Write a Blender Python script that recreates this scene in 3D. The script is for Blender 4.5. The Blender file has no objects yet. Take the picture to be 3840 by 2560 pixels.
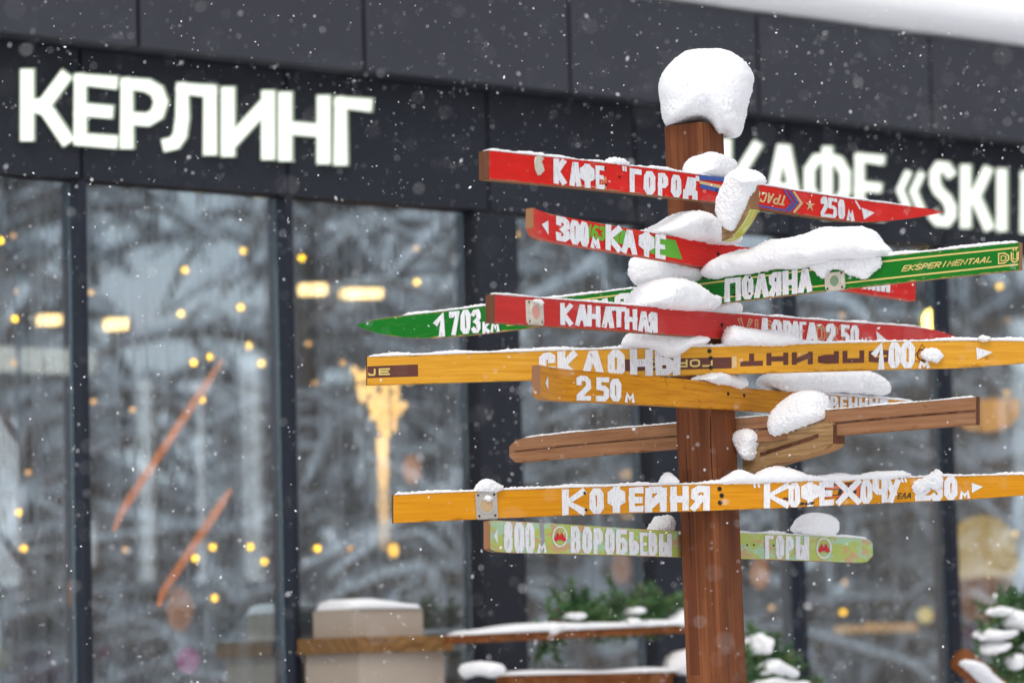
import bpy, bmesh, math, random
from math import sin, cos, radians, pi, sqrt, floor
from mathutils import Vector, noise
random.seed(7)
scene = bpy.context.scene
col = scene.collection

# ------------------------------------------------------------------ camera
LENS, PITCH, ROLL, YAW = 125.0, radians(5.4655), radians(1.461), radians(51.512)
FPX = LENS / 36 * 3840
CAM = Vector((0, 0, 1.1))
FW = Vector((0, cos(PITCH), sin(PITCH)))
_R0, _U0 = Vector((1, 0, 0)), Vector((0, -sin(PITCH), cos(PITCH)))
RT = _R0 * cos(ROLL) - _U0 * sin(ROLL)
UP = _U0 * cos(ROLL) + _R0 * sin(ROLL)
cam = bpy.data.cameras.new('camera'); cam.lens = LENS; cam.sensor_width = 36
cam.clip_start, cam.clip_end = 0.1, 400
cam.dof.use_dof = True; cam.dof.focus_distance = 7.25; cam.dof.aperture_fstop = 3.4
co = bpy.data.objects.new('camera', cam); col.objects.link(co)
from mathutils import Matrix
m = Matrix.Identity(4)
for i in range(3):
    m[i][0], m[i][1], m[i][2], m[i][3] = RT[i], UP[i], -FW[i], CAM[i]
co.matrix_world = m
scene.camera = co

# ------------------------------------------------------------------ light
SUN_EL, SUN_AZ = radians(50), radians(196)
w = bpy.data.worlds.new('World'); scene.world = w; w.use_nodes = True
nt = w.node_tree; bg = nt.nodes['Background']
sky = nt.nodes.new('ShaderNodeTexSky'); sky.sky_type = 'NISHITA'; sky.sun_disc = False
sky.sun_elevation = SUN_EL; sky.sun_rotation = SUN_AZ; sky.air_density = 1.0; sky.dust_density = 6.0; sky.ozone_density = 1.0
mx = nt.nodes.new('ShaderNodeMix'); mx.data_type = 'RGBA'; mx.inputs[0].default_value = 0.8
mx.inputs[7].default_value = (8.0, 8.15, 8.5, 1)          # even cloud cover over the clear-sky model
nt.links.new(sky.outputs[0], mx.inputs[6]); nt.links.new(mx.outputs[2], bg.inputs[0])
bg.inputs[1].default_value = 0.1
sl = bpy.data.lights.new('sun', 'SUN'); sl.energy = 0.9; sl.angle = radians(25); sl.color = (1, .96, .9)
so = bpy.data.objects.new('sun', sl); col.objects.link(so)
sd = Vector((sin(SUN_AZ) * cos(SUN_EL), cos(SUN_AZ) * cos(SUN_EL), sin(SUN_EL)))
so.rotation_euler = sd.to_track_quat('Z', 'Y').to_euler()
scene.view_settings.view_transform = 'Standard'; scene.view_settings.look = 'None'
scene.view_settings.exposure = 0.33; scene.view_settings.gamma = 1
scene.render.engine = 'CYCLES'
scene.cycles.use_denoising = True
scene.cycles.caustics_reflective = False; scene.cycles.caustics_refractive = False
scene.cycles.sample_clamp_indirect = 6
scene.cycles.max_bounces = 8; scene.cycles.transparent_max_bounces = 12

# ------------------------------------------------------------------ materials
def s2l(r, g, b):
    f = lambda c: (c / 255 / 12.92) if c / 255 <= .04045 else ((c / 255 + .055) / 1.055) ** 2.4
    return (f(r), f(g), f(b), 1)
class NB:
    def __init__(s, name):
        s.m = bpy.data.materials.new(name); s.m.use_nodes = True; s.t = s.m.node_tree
        s.p = s.t.nodes['Principled BSDF']; s.out = s.t.nodes['Material Output']
    def n(s, typ, **kw):
        x = s.t.nodes.new(typ)
        for k, v in kw.items():
            if k.startswith('i'): x.inputs[int(k[1:])].default_value = v
            else: setattr(x, k, v)
        return x
    def l(s, a, b): s.t.links.new(a, b)
    def coords(s, sc, kind='UV'):
        tc = s.n('ShaderNodeTexCoord'); mp = s.n('ShaderNodeMapping')
        mp.inputs['Scale'].default_value = sc; s.l(tc.outputs[kind], mp.inputs[0]); return mp.outputs[0]
    def noise(s, sc, scale=1., detail=4., rough=.55, kind='UV', dist=0.):
        x = s.n('ShaderNodeTexNoise'); x.inputs['Scale'].default_value = scale; x.inputs['Detail'].default_value = detail
        x.inputs['Roughness'].default_value = rough; x.inputs['Distortion'].default_value = dist
        s.l(s.coords(sc, kind), x.inputs['Vector']); return x.outputs['Fac']
    def ramp(s, fac, stops):
        r = s.n('ShaderNodeValToRGB'); e = r.color_ramp.elements
        while len(e) < len(stops): e.new(.5)
        for el, (p, c) in zip(e, stops):
            el.position = p; el.color = c if hasattr(c, '__len__') else (c, c, c, 1)
        s.l(fac, r.inputs[0]); return r.outputs[0]
    def mix(s, fac, a, b):
        x = s.n('ShaderNodeMix', data_type='RGBA')
        for v, k in ((fac, 0), (a, 6), (b, 7)):
            if hasattr(v, 'links'): s.l(v, x.inputs[k])
            else: x.inputs[k].default_value = v
        return x.outputs[2]
    def bump(s, h, st, d=.002):
        b = s.n('ShaderNodeBump'); b.inputs['Strength'].default_value = st; b.inputs['Distance'].default_value = d
        s.l(h, b.inputs['Height']); s.l(b.outputs[0], s.p.inputs['Normal'])
def edgewear(b, base, col_):
    """worn rims: the board's Edge UV (0..1 across it) plus noise"""
    u = b.n('ShaderNodeUVMap', uv_map='Edge'); sp = b.n('ShaderNodeSeparateXYZ'); b.l(u.outputs[0], sp.inputs[0])
    a = b.n('ShaderNodeMath', operation='MULTIPLY_ADD'); b.l(sp.outputs[1], a.inputs[0]); a.inputs[1].default_value = 2; a.inputs[2].default_value = -1
    c = b.n('ShaderNodeMath', operation='ABSOLUTE'); b.l(a.outputs[0], c.inputs[0])
    nz = b.noise((28, 60, 1), detail=5, rough=.7); d = b.n('ShaderNodeMath', operation='MULTIPLY_ADD'); b.l(nz, d.inputs[0]); d.inputs[1].default_value = .9; b.l(c.outputs[0], d.inputs[2])
    return b.mix(_ramp_over(b, d.outputs[0], 1.40, 1.50), base, col_)
def _ramp_over(b, v, lo, hi):
    m_ = b.n('ShaderNodeMapRange'); b.l(v, m_.inputs[0]); m_.inputs[1].default_value = lo; m_.inputs[2].default_value = hi; m_.inputs[3].default_value = 0; m_.inputs[4].default_value = .85; return m_.outputs[0]
def dk(c, k): return (c[0] * k, c[1] * k, c[2] * k, 1)
def simple(name, c, rough=.6, metal=0., var=.25, sc=6, kind='Object'):
    b = NB(name); f = b.noise((sc, sc, sc), kind=kind)
    b.l(b.mix(f, dk(c, 1 - var), dk(c, 1 + var)), b.p.inputs['Base Color'])
    b.p.inputs['Roughness'].default_value = rough; b.p.inputs['Metallic'].default_value = metal
    return b.m
def emit(name, c, st, var=0., sc=8):
    b = NB(name); b.p.inputs['Base Color'].default_value = dk(c, .3)
    if var:
        f = b.noise((sc, sc, sc), kind='Object'); b.l(b.mix(f, dk(c, 1 - var), c), b.p.inputs['Emission Color'])
    else: b.p.inputs['Emission Color'].default_value = c
    b.p.inputs['Emission Strength'].default_value = st
    return b.m
def paint(name, c, wear, amount=.5, grain=.12, rough=.38):
    """old lacquer on a ski: lengthwise grain, blotches, small chips that show WEAR"""
    b = NB(name)
    g = b.noise((7, 260, 1), detail=5, rough=.6)
    big = b.noise((9, 22, 1), detail=3)
    base = b.mix(b.ramp(g, [(.3, 0.), (.7, 1.)]), dk(c, 1 - grain), dk(c, 1 + grain))
    base = b.mix(b.ramp(big, [(.35, 0.), (.75, .35)]), base, dk(c, .72))
    chip = b.noise((26, 130, 1), detail=6, rough=.7)
    base = b.mix(b.ramp(chip, [(.685 - .08 * amount, 0.), (.70 - .08 * amount, 1.)]), base, wear)
    scr = b.noise((14, 700, 1), detail=2)
    base = b.mix(b.ramp(scr, [(.65, 0.), (.78, .6)]), base, dk(wear, .8))
    base = edgewear(b, base, wear)
    b.l(base, b.p.inputs['Base Color']); b.p.inputs['Roughness'].default_value = rough
    b.l(b.ramp(big, [(.2, rough - .08), (.8, rough + .2)]), b.p.inputs['Roughness'])
    b.p.inputs['Specular IOR Level'].default_value = .14
    b.bump(g, .12, .001)
    return b.m
def wood(name, c, dark, along=7, across=170, rough=.55, contrast=1., knots=True, bump=.25):
    b = NB(name)
    g = b.noise((along, across, 1), detail=7, rough=.65, dist=.6)
    g2 = b.noise((along * .35, across * .22, 1), detail=3)
    base = b.mix(b.ramp(g, [(.32, 0.), (.68, 1.)]), dark, c)
    base = b.mix(b.ramp(g2, [(.3, .5 * contrast), (.62, 0.)]), base, dark)
    fine = b.noise((along * 5, across * 3, 1), detail=2)
    base = b.mix(b.ramp(fine, [(.62, 0.), (.74, .6 * contrast)]), base, dk(dark, .55))
    if knots:
        k = b.noise((22, 30, 1), detail=2)
        base = b.mix(b.ramp(k, [(.70, 0.), (.80, .7)]), base, dk(dark, .4))
    base = edgewear(b, base, dk(dark, .6))
    b.l(base, b.p.inputs['Base Color']); b.p.inputs['Roughness'].default_value = rough
    b.p.inputs['Specular IOR Level'].default_value = .12
    b.bump(g, bump, .0015)
    return b.m
M = {}
SNOWC = (.86, .87, .90, 1)
def snow_mat():
    b = NB('snow'); f = b.noise((30, 30, 30), detail=5, kind='Object')
    b.l(b.mix(f, (.86, .87, .895, 1), (.93, .935, .945, 1)), b.p.inputs['Base Color'])
    b.p.inputs['Roughness'].default_value = .85; b.p.inputs['Specular IOR Level'].default_value = .2
    b.p.inputs['Subsurface Weight'].default_value = .25; b.p.inputs['Subsurface Radius'].default_value = (.02, .022, .026)
    b.p.inputs['Subsurface Scale'].default_value = .5
    g = b.noise((160, 160, 160), detail=4, rough=.7, kind='Object'); b.bump(g, .16, .004)
    return b.m
M['snow'] = snow_mat()
M['red'] = paint('red_lacquer', (.70, .012, .006, 1), (.42, .20, .11, 1), .55)
M['red2'] = paint('scarlet_lacquer', (.66, .013, .008, 1), (.40, .17, .09, 1), .5, grain=.2)
M['rose'] = paint('faded_red_lacquer', (.56, .034, .030, 1), (.42, .22, .15, 1), .3)
M['green'] = paint('green_lacquer', (.006, .17, .014, 1), (.55, .34, .12, 1), .15)
M['yellow'] = wood('honey_wood', (.80, .42, .050, 1), (.62, .27, .018, 1), rough=.42, contrast=.45, bump=.1)
M['amber'] = wood('amber_wood', (.74, .335, .014, 1), (.60, .225, .007, 1), rough=.38, contrast=.3, knots=False, bump=.08)
M['amber2'] = wood('deep_amber_wood', (.70, .315, .014, 1), (.46, .16, .006, 1), rough=.36, contrast=.5, bump=.1)
M['bare'] = wood('bare_brown_wood', (.38, .20, .105, 1), (.22, .10, .048, 1), across=140, rough=.8, contrast=.7)
M['old'] = wood('old_cracked_wood', (.52, .34, .17, 1), (.20, .11, .045, 1), across=120, rough=.8, contrast=1.2)
M['raw'] = wood('raw_edge_wood', (.42, .23, .11, 1), (.24, .11, .05, 1), rough=.8, contrast=.5)
M['rawdark'] = wood('dark_end_grain', (.20, .088, .050, 1), (.09, .036, .02, 1), along=40, across=60, rough=.85, contrast=.8)
M['rawpale'] = wood('pale_edge_wood', (.58, .33, .15, 1), (.40, .19, .07, 1), rough=.7, contrast=.4)
def limegreen():
    b = NB('worn_pale_green_paint')
    g = b.noise((9, 240, 1), detail=5); a = b.noise((14, 40, 1), detail=5, rough=.65); t = b.noise((11, 34, 1.7), detail=4)
    base = b.mix(g, (.38, .48, .07, 1), (.50, .58, .15, 1))
    base = b.mix(b.ramp(t, [(.50, 0.), (.57, .85)]), base, (.38, .60, .42, 1))
    base = b.mix(b.ramp(a, [(.54, 0.), (.57, .9)]), base, (.60, .34, .17, 1))
    base = edgewear(b, base, (.50, .30, .17, 1))
    b.l(base, b.p.inputs['Base Color']); b.p.inputs['Roughness'].default_value = .5; b.bump(a, .25, .001)
    return b.m
M['lime'] = limegreen()
def limeedge():
    b = NB('yellow_green_edge'); a = b.noise((30, 8, 1), detail=3)
    b.l(b.ramp(a, [(.35, (.45, .28, .03, 1)), (.5, (.42, .44, .03, 1)), (.65, (.55, .62, .28, 1))]), b.p.inputs['Base Color'])
    b.p.inputs['Roughness'].default_value = .35
    return b.m
M['limeedge'] = limeedge()
M['white'] = None
def whitepaint():
    b = NB('white_brush_paint'); f = b.noise((900, 30, 1), detail=3, kind='UV'); g = b.noise((60, 60, 60), detail=3, kind='Object')
    c = b.mix(b.ramp(f, [(.35, 0.), (.6, 1.)]), (.70, .71, .74, 1), (.86, .86, .87, 1))
    b.l(b.mix(b.ramp(g, [(.62, 0.), (.72, .4)]), c, (.55, .55, .58, 1)), b.p.inputs['Base Color']); b.p.inputs['Roughness'].default_value = .5
    th = b.noise((420, 45, 1), detail=4, rough=.7); tp = b.n('ShaderNodeBsdfTransparent'); ms = b.n('ShaderNodeMixShader'); b.l(b.ramp(th, [(.56, 0.), (.72, .7)]), ms.inputs[0]); b.l(b.p.outputs[0], ms.inputs[1]); b.l(tp.outputs[0], ms.inputs[2]); b.l(ms.outputs[0], b.out.inputs[0])
    return b.m
M['white'] = whitepaint()
M['cream'] = simple('cream_print', (.66, .47, .22, 1), .5)
M['straw'] = simple('straw_yellow_print', (.72, .56, .17, 1), .5, var=.1)
M['blue'] = simple('blue_print', (.02, .08, .36, 1), .45)
M['brownprint'] = simple('brown_print', (.11, .022, .010, 1), .5)
M['blackprint'] = simple('black_print', (.015, .014, .016, 1), .5)
M['greenprint'] = simple('bright_green_print', (.10, .42, .012, 1), .5, var=.12)
M['orangeprint'] = simple('orange_print', (.72, .13, .012, 1), .5)
M['redprint'] = simple('red_print', (.62, .010, .022, 1), .5)
M['greyprint'] = simple('grey_print', (.30, .29, .33, 1), .5)
M['tan'] = simple('faded_tan_print', (.55, .33, .16, 1), .5)
M['metal'] = simple('dull_metal', (.52, .50, .46, 1), .42, .75, .2, 60)
M['brassmetal'] = simple('weathered_white_plate', (.62, .58, .48, 1), .5, .15, .3, 60)
M['steel'] = simple('dark_screw_steel', (.035, .03, .028, 1), .4, .8)
M['lens_rose'] = simple('rose_disc', (.60, .27, .22, 1), .35); M['lens_sage'] = simple('sage_disc', (.20, .30, .18, 1), .35); M['lens_tan'] = simple('tan_disc', (.52, .36, .19, 1), .35)
def postmat():
    b = NB('laminated_post_wood')
    g = b.noise((3.2, 150, 1), detail=7, rough=.65, dist=.5); big = b.noise((2.0, 26, 1), detail=4)
    # glued staves: a tint per 23 mm wide, finger-jointed strip
    br = b.n('ShaderNodeTexBrick'); br.offset = .37
    for k, v in (('Color1', (.0, 0, 0, 1)), ('Color2', (1, 1, 1, 1)), ('Mortar', (0, 0, 0, 1))): br.inputs[k].default_value = v
    br.inputs['Scale'].default_value = 1; br.inputs['Mortar Size'].default_value = .0
    br.inputs['Brick Width'].default_value = .42; br.inputs['Row Height'].default_value = .0234
    b.l(b.coords((1, 1, 1)), br.inputs['Vector'])
    base = b.mix(b.ramp(g, [(.3, 0.), (.7, 1.)]), (.145, .048, .019, 1), (.30, .110, .042, 1))
    base = b.mix(b.ramp(br.outputs['Color'], [(0., 0.), (1., .8)]), base, (.105, .030, .014, 1))
    base = b.mix(b.ramp(big, [(.35, .6), (.55, 0.)]), base, (.07, .020, .009, 1))
    cr = b.noise((5, 420, 1), detail=3); base = b.mix(b.ramp(cr, [(.70, 0.), (.76, .8)]), base, (.03, .012, .008, 1))
    ck = b.noise((1.6, 90, 1), detail=2, dist=.3); base = b.mix(b.ramp(ck, [(.69, 0.), (.71, .9)]), base, (.02, .010, .007, 1))
    sn = b.noise((16, 26, 1), detail=5, rough=.7); base = b.mix(b.ramp(sn, [(.70, 0.), (.76, .5)]), base, (.62, .58, .57, 1))
    b.l(base, b.p.inputs['Base Color']); b.p.inputs['Roughness'].default_value = .6; b.p.inputs['Specular IOR Level'].default_value = .12
    b.bump(g, .2, .001)
    return b.m
M['post'] = postmat()

# ------------------------------------------------------------------ mesh helpers
def ray(px, py):
    return FW + RT * ((px - 1920) / FPX) - UP * ((py - 1280) / FPX)
class Plane:
    def __init__(s, p, n): s.p, s.n = Vector(p), Vector(n).normalized()
    def at(s, px, py, off=0.):
        r = ray(px, py); t = ((s.p + s.n * off) - CAM).dot(s.n) / r.dot(s.n); return CAM + r * t
def mesh_obj(name, verts, faces, mats, parent=None, mi=None, uvs=None, smooth=False, origin=None):
    me = bpy.data.meshes.new(name)
    o = Vector(origin) if origin is not None else (Vector(parent['wo']) if parent is not None else Vector((0, 0, 0)))
    me.from_pydata([tuple(Vector(v) - o) for v in verts], [], faces)
    for mm in (mats if isinstance(mats, (list, tuple)) else [mats]): me.materials.append(mm)
    if mi: me.polygons.foreach_set('material_index', mi)
    if uvs:
        l = me.uv_layers.new(name='UVMap')
        for p in me.polygons:
            for li in p.loop_indices: l.data[li].uv = uvs[me.loops[li].vertex_index]
    if smooth: me.polygons.foreach_set('use_smooth', [True] * len(me.polygons))
    me.update()
    ob = bpy.data.objects.new(name, me); col.objects.link(ob)
    if parent is not None: ob.parent = parent; ob['wo'] = tuple(o)
    else: ob.location = o; ob['wo'] = tuple(o)
    return ob
def recalc(ob):
    bm = bmesh.new(); bm.from_mesh(ob.data); bmesh.ops.recalc_face_normals(bm, faces=bm.faces); bm.to_mesh(ob.data); bm.free()
    return ob
def empty(name, loc):
    o = bpy.data.objects.new(name, None); o.location = loc; o.empty_display_size = .1; col.objects.link(o); o['wo'] = tuple(loc); return o
def tag(o, label, cat=None, group=None, kind=None):
    if label: o['label'] = label
    if cat: o['category'] = cat
    if group: o['group'] = group
    if kind: o['kind'] = kind
    return o
class MB:
    """collects solids into one mesh"""
    def __init__(s): s.v, s.f, s.mi, s.uv = [], [], [], []
    def add(s, vs, fs, m=0, uv=None):
        b = len(s.v); s.v += [Vector(v) for v in vs]; s.f += [[b + i for i in f] for f in fs]; s.mi += [m] * len(fs)
        s.uv += uv if uv else [(v[0] + v[1] * .7, v[2]) for v in vs]
    def box(s, o, a, b, c, m=0):
        """box from corner O with edge vectors A, B, C"""
        o, a, b, c = map(Vector, (o, a, b, c))
        vs = [o, o + a, o + a + b, o + b, o + c, o + a + c, o + a + b + c, o + b + c]
        la = a.length; lb = b.length; lc = c.length
        uv = [(0, 0), (la, 0), (la, lb), (0, lb), (0, lc), (la, lc), (la, lb + lc), (0, lb + lc)]
        fs = [(0, 3, 2, 1), (4, 5, 6, 7), (0, 1, 5, 4), (1, 2, 6, 5), (2, 3, 7, 6), (3, 0, 4, 7)]
        if a.cross(b).dot(c) < 0: fs = [f[::-1] for f in fs]
        s.add(vs, fs, m, uv)
    def tube(s, pts, rad, seg=8, m=0, cap=True, flat=1.):
        pts = [Vector(p) for p in pts]; b = len(s.v); n = len(pts); L = 0
        for i, p in enumerate(pts):
            t = (pts[min(i + 1, n - 1)] - pts[max(i - 1, 0)]).normalized()
            ref = Vector((0, 0, 1)) if abs(t.z) < .95 else Vector((1, 0, 0))
            x = t.cross(ref).normalized(); y = x.cross(t).normalized()
            r = rad[i] if hasattr(rad, '__len__') else rad
            if i: L += (p - pts[i - 1]).length
            for k in range(seg):
                a = 2 * pi * k / seg; s.v.append(p + x * (r * cos(a)) + y * (r * flat * sin(a))); s.uv.append((L, r * a))
        for i in range(n - 1):
            for k in range(seg):
                k2 = (k + 1) % seg
                s.f.append([b + i * seg + k, b + i * seg + k2, b + (i + 1) * seg + k2, b + (i + 1) * seg + k]); s.mi.append(m)
        if cap:
            s.f.append([b + k for k in range(seg)][::-1]); s.mi.append(m)
            s.f.append([b + (n - 1) * seg + k for k in range(seg)]); s.mi.append(m)
    def sphere(s, c, r, nu=12, nv=8, m=0, sq=(1, 1, 1)):
        c = Vector(c); b = len(s.v)
        for j in range(nv + 1):
            th = pi * j / nv
            for i in range(nu):
                ph = 2 * pi * i / nu
                s.v.append(c + Vector((sin(th) * cos(ph) * r * sq[0], sin(th) * sin(ph) * r * sq[1], cos(th) * r * sq[2]))); s.uv.append((i / nu, j / nv))
        for j in range(nv):
            for i in range(nu):
                i2 = (i + 1) % nu; s.f.append([b + j * nu + i, b + (j + 1) * nu + i, b + (j + 1) * nu + i2, b + j * nu + i2]); s.mi.append(m)
    def build(s, name, mats, parent=None, smooth=False, origin=None, fix=True):
        ob = mesh_obj(name, s.v, s.f, mats, parent, s.mi, s.uv, smooth, origin)
        return recalc(ob) if fix else ob
def interp(pts, x):
    if x <= pts[0][0]: return pts[0][1]
    for (a, ya), (b, yb) in zip(pts, pts[1:]):
        if x <= b: return ya + (yb - ya) * (x - a) / (b - a)
    return pts[-1][1]
def smoothpts(pts, it=2):
    for _ in range(it):
        o = [pts[0]]
        for a, b in zip(pts, pts[1:]):
            o += [(.75 * a[0] + .25 * b[0], .75 * a[1] + .25 * b[1]), (.25 * a[0] + .75 * b[0], .25 * a[1] + .75 * b[1])]
        pts = o + [pts[-1]]
    return pts

# ------------------------------------------------------------------ stroke alphabet (centre lines in a unit box, v down)
_oct = lambda x0=0, x1=1, y0=0, y1=1, c=.3: [(x0 + (x1 - x0) * a, y0 + (y1 - y0) * b) for a, b in ((c, 0), (1 - c, 0), (1, c * .6), (1, 1 - c * .6), (1 - c, 1), (c, 1), (0, 1 - c * .6), (0, c * .6), (c, 0))] + ['c']
G = {
 'К': [[(0, 0), (0, 1)], [(1, 0), (.12, .5), (1, 1)]], 'А': [[(0, 1), (.42, 0), (.58, 0), (1, 1)], [(.22, .66), (.78, .66)]],
 'Ф': [[(.5, 0), (.5, 1)], _oct(0, 1, .08, .66)], 'Е': [[(1, 0), (0, 0), (0, 1), (1, 1)], [(0, .5), (.85, .5)]],
 'Г': [[(0, 1), (0, 0), (1, 0)]], 'О': [_oct()], 'Р': [[(0, 1), (0, 0), (.65, 0), (1, .14), (1, .42), (.65, .56), (0, .56)]],
 'Д': [[(.16, .78), (.42, 0), (.8, 0), (.8, .78)], [(0, 1), (0, .78), (1, .78), (1, 1)]], 'Н': [[(0, 0), (0, 1)], [(1, 0), (1, 1)], [(0, .52), (1, .52)]],
 'Т': [[(0, 0), (1, 0)], [(.5, 0), (.5, 1)]], 'Я': [[(1, 1), (1, 0), (.35, 0), (0, .12), (0, .4), (.35, .54), (1, .54)], [(.55, .54), (0, 1)]],
 'П': [[(0, 1), (0, 0), (1, 0), (1, 1)]], 'Л': [[(0, 1), (.4, 0), (.6, 0), (1, 1)]],
 'З': [[(0, .16), (0, 0), (.7, 0), (1, .1), (1, .36), (.55, .5), (1, .62), (1, .88), (.7, 1), (0, 1), (0, .84)]],
 'С': [[(1, .2), (1, .08), (.7, 0), (.3, 0), (0, .14), (0, .86), (.3, 1), (.7, 1), (1, .92), (1, .8)]],
 'Ы': [[(0, 0), (0, 1), (.45, 1), (.62, .88), (.62, .58), (.45, .46), (0, .46)], [(1, 0), (1, 1)]],
 'Ь': [[(0, 0), (0, 1), (.7, 1), (1, .88), (1, .58), (.7, .46), (0, .46)]], 'Б': [[(.9, 0), (0, 0), (0, 1), (.7, 1), (1, .88), (1, .56), (.7, .42), (0, .42)]],
 'В': [[(0, 0), (0, 1), (.7, 1), (1, .88), (1, .6), (.7, .5), (0, .5)], [(0, 0), (.62, 0), (.9, .1), (.9, .4), (.7, .5)]],
 'И': [[(0, 0), (0, 1)], [(1, 0), (1, 1)], [(.06, .86), (.94, .14)]], 'Й': [[(0, 0), (0, 1)], [(1, 0), (1, 1)], [(.06, .88), (.94, .2)], [(.3, -.08), (.7, -.08)]], 'Х': [[(0, 0), (1, 1)], [(1, 0), (0, 1)]],
 'Ч': [[(0, 0), (0, .42), (.25, .56), (1, .56)], [(1, 0), (1, 1)]], 'У': [[(0, 0), (.52, .62)], [(1, 0), (.3, 1)]], 'М': [[(0, 1), (0, 0), (.5, .6), (1, 0), (1, 1)]],
 'м': [[(0, 1), (.12, 0), (.5, .7), (.88, 0), (1, 1)]], '1': [[(0, .34), (.6, 0), (.6, 1)]], '2': [[(0, .22), (0, .08), (.25, 0), (.75, 0), (1, .12), (1, .42), (0, .9), (0, 1), (1, 1)]],
 '3': [[(0, .12), (.25, 0), (.75, 0), (1, .12), (1, .36), (.5, .5), (1, .62), (1, .88), (.75, 1), (.2, 1), (0, .9)]],
 '5': [[(1, 0), (0, 0), (0, .44), (.72, .44), (1, .56), (1, .88), (.72, 1), (0, 1)]], '7': [[(0, .08), (0, 0), (1, 0), (.4, 1)]], '8': [_oct(.08, .92, 0, .48), _oct(0, 1, .48, 1)], '0': [_oct()], '6': [[(1, .05), (.4, 0), (0, .3), (0, .85), (.3, 1), (.75, 1), (1, .85), (1, .6), (.75, .48), (0, .5)]],
 'S': [[(1, .16), (.72, 0), (.28, 0), (0, .12), (0, .36), (.2, .47), (.8, .55), (1, .66), (1, .87), (.72, 1), (.28, 1), (0, .86)]], 'I': [[(.5, 0), (.5, 1)]], 'N': [[(0, 1), (0, 0), (1, 1), (1, 0)]], 'L': [[(0, 0), (0, 1), (1, 1)]],
 'V': [[(0, 0), (.5, 1), (1, 0)]], 'R': [[(0, 1), (0, 0), (.7, 0), (1, .14), (1, .4), (.7, .54), (0, .54)], [(.5, .54), (1, 1)]], 'D': [[(0, 0), (0, 1), (.6, 1), (1, .7), (1, .3), (.6, 0), (0, 0), 'c']], 'Ü': [[(0, .18), (0, .82), (.3, 1), (.7, 1), (1, .82), (1, .18)], [(.3, -.12), (.3, 0)], [(.7, -.12), (.7, 0)]], 'J': [[(.0, .8), (.1, 1), (.9, 1), (1, .8), (1, 0)]],
 '"': [[(.1, 0), (.22, 1)], [(.8, 0), (.92, 1)]], '«': [[(.5, 0), (0, .5), (.5, 1)], [(1, 0), (.5, .5), (1, 1)]],
}
for a, b in (('E', 'Е'), ('K', 'К'), ('P', 'Р'), ('M', 'М'), ('T', 'Т'), ('A', 'А'), ('O', 'О')): G[a] = G[b]
def ribbon(pts, hw, jit=0., grow=0.):
    """polygons (one per segment, mitred) of a stroke of half width HW along PTS (2-D)"""
    closed = pts[-1] == 'c'
    if closed: pts = pts[:-1]
    P = [Vector(p) for p in pts]
    if closed: P = P[:-1]
    n = len(P); L, R = [], []
    for i in range(n):
        d0 = (P[i] - P[i - 1]).normalized() if (i or closed) else None
        d1 = (P[(i + 1) % n] - P[i]).normalized() if (i < n - 1 or closed) else None
        if d0 is None: d0 = d1
        if d1 is None: d1 = d0
        n0, n1 = Vector((-d0.y, d0.x)), Vector((-d1.y, d1.x)); mt = n0 + n1
        if mt.length < .2: mt = n0.copy()
        mt.normalize(); k = hw / max(.78, mt.dot(n0)); p = P[i]
        if not closed and i == 0: p = p - d1 * grow
        if not closed and i == n - 1: p = p + d0 * grow
        j = lambda: Vector((random.uniform(-jit, jit), random.uniform(-jit, jit)))
        L.append(p + mt * k + j()); R.append(p - mt * k + j())
    rng = range(n) if closed else range(n - 1)
    return [[L[i], L[(i + 1) % n], R[(i + 1) % n], R[i]] for i in rng]
def disc2(cx, cy, rx, ry, n=18): return [Vector((cx + rx * cos(2 * pi * i / n), cy + ry * sin(2 * pi * i / n))) for i in range(n)]

# ------------------------------------------------------------------ the signpost
D0 = 7.33
corner = CAM + ray(2631, 560) * D0
corner_xy = Vector((corner.x, corner.y, 0))
RA = radians(35)
dR = Vector((sin(RA), cos(RA), 0)); nR = Vector((cos(RA), -sin(RA), 0))        # right face of the post: runs away to the right
dL = Vector((-cos(RA), sin(RA), 0)); nL = Vector((-sin(RA), -cos(RA), 0))      # left face: runs away to the left
PW = .0915
centre = corner_xy + dR * (PW / 2) + dL * (PW / 2)
ztop = (CAM + ray(2631, 455) * D0).z
sign_post = tag(empty('ski_signpost', centre), 'square brown wooden signpost hung with painted old skis as direction signs', 'signpost')
b = MB()
cs = [corner_xy, corner_xy + dR * PW, corner_xy + dR * PW + dL * PW, corner_xy + dL * PW]
bv = .004
ring = []
for i, c in enumerate(cs):
    e0 = (cs[i - 1] - c).normalized(); e1 = (cs[(i + 1) % 4] - c).normalized()
    ring += [c + e0 * bv, c + e1 * bv]
n8 = len(ring)
per = [0]
for i in range(n8): per.append(per[-1] + (ring[(i + 1) % n8] - ring[i]).length)
vs, fs, uv = [], [], []
for i in range(n8):
    for p, u in ((ring[i], per[i]), (ring[(i + 1) % n8], per[i + 1])):
        for z in (0, ztop): vs.append(p + Vector(((ztop - z) * .0104, 0, z))); uv.append((z, u))
    k = len(vs) - 4; fs.append([k, k + 2, k + 3, k + 1])
k = len(vs)
for p in ring: vs.append(p + Vector((0, 0, ztop))); uv.append((ztop + p.x, p.y))
fs.append([k + i for i in range(n8)])
b.add(vs, fs, 0, uv)
b.build('post', M['post'], sign_post)

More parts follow.
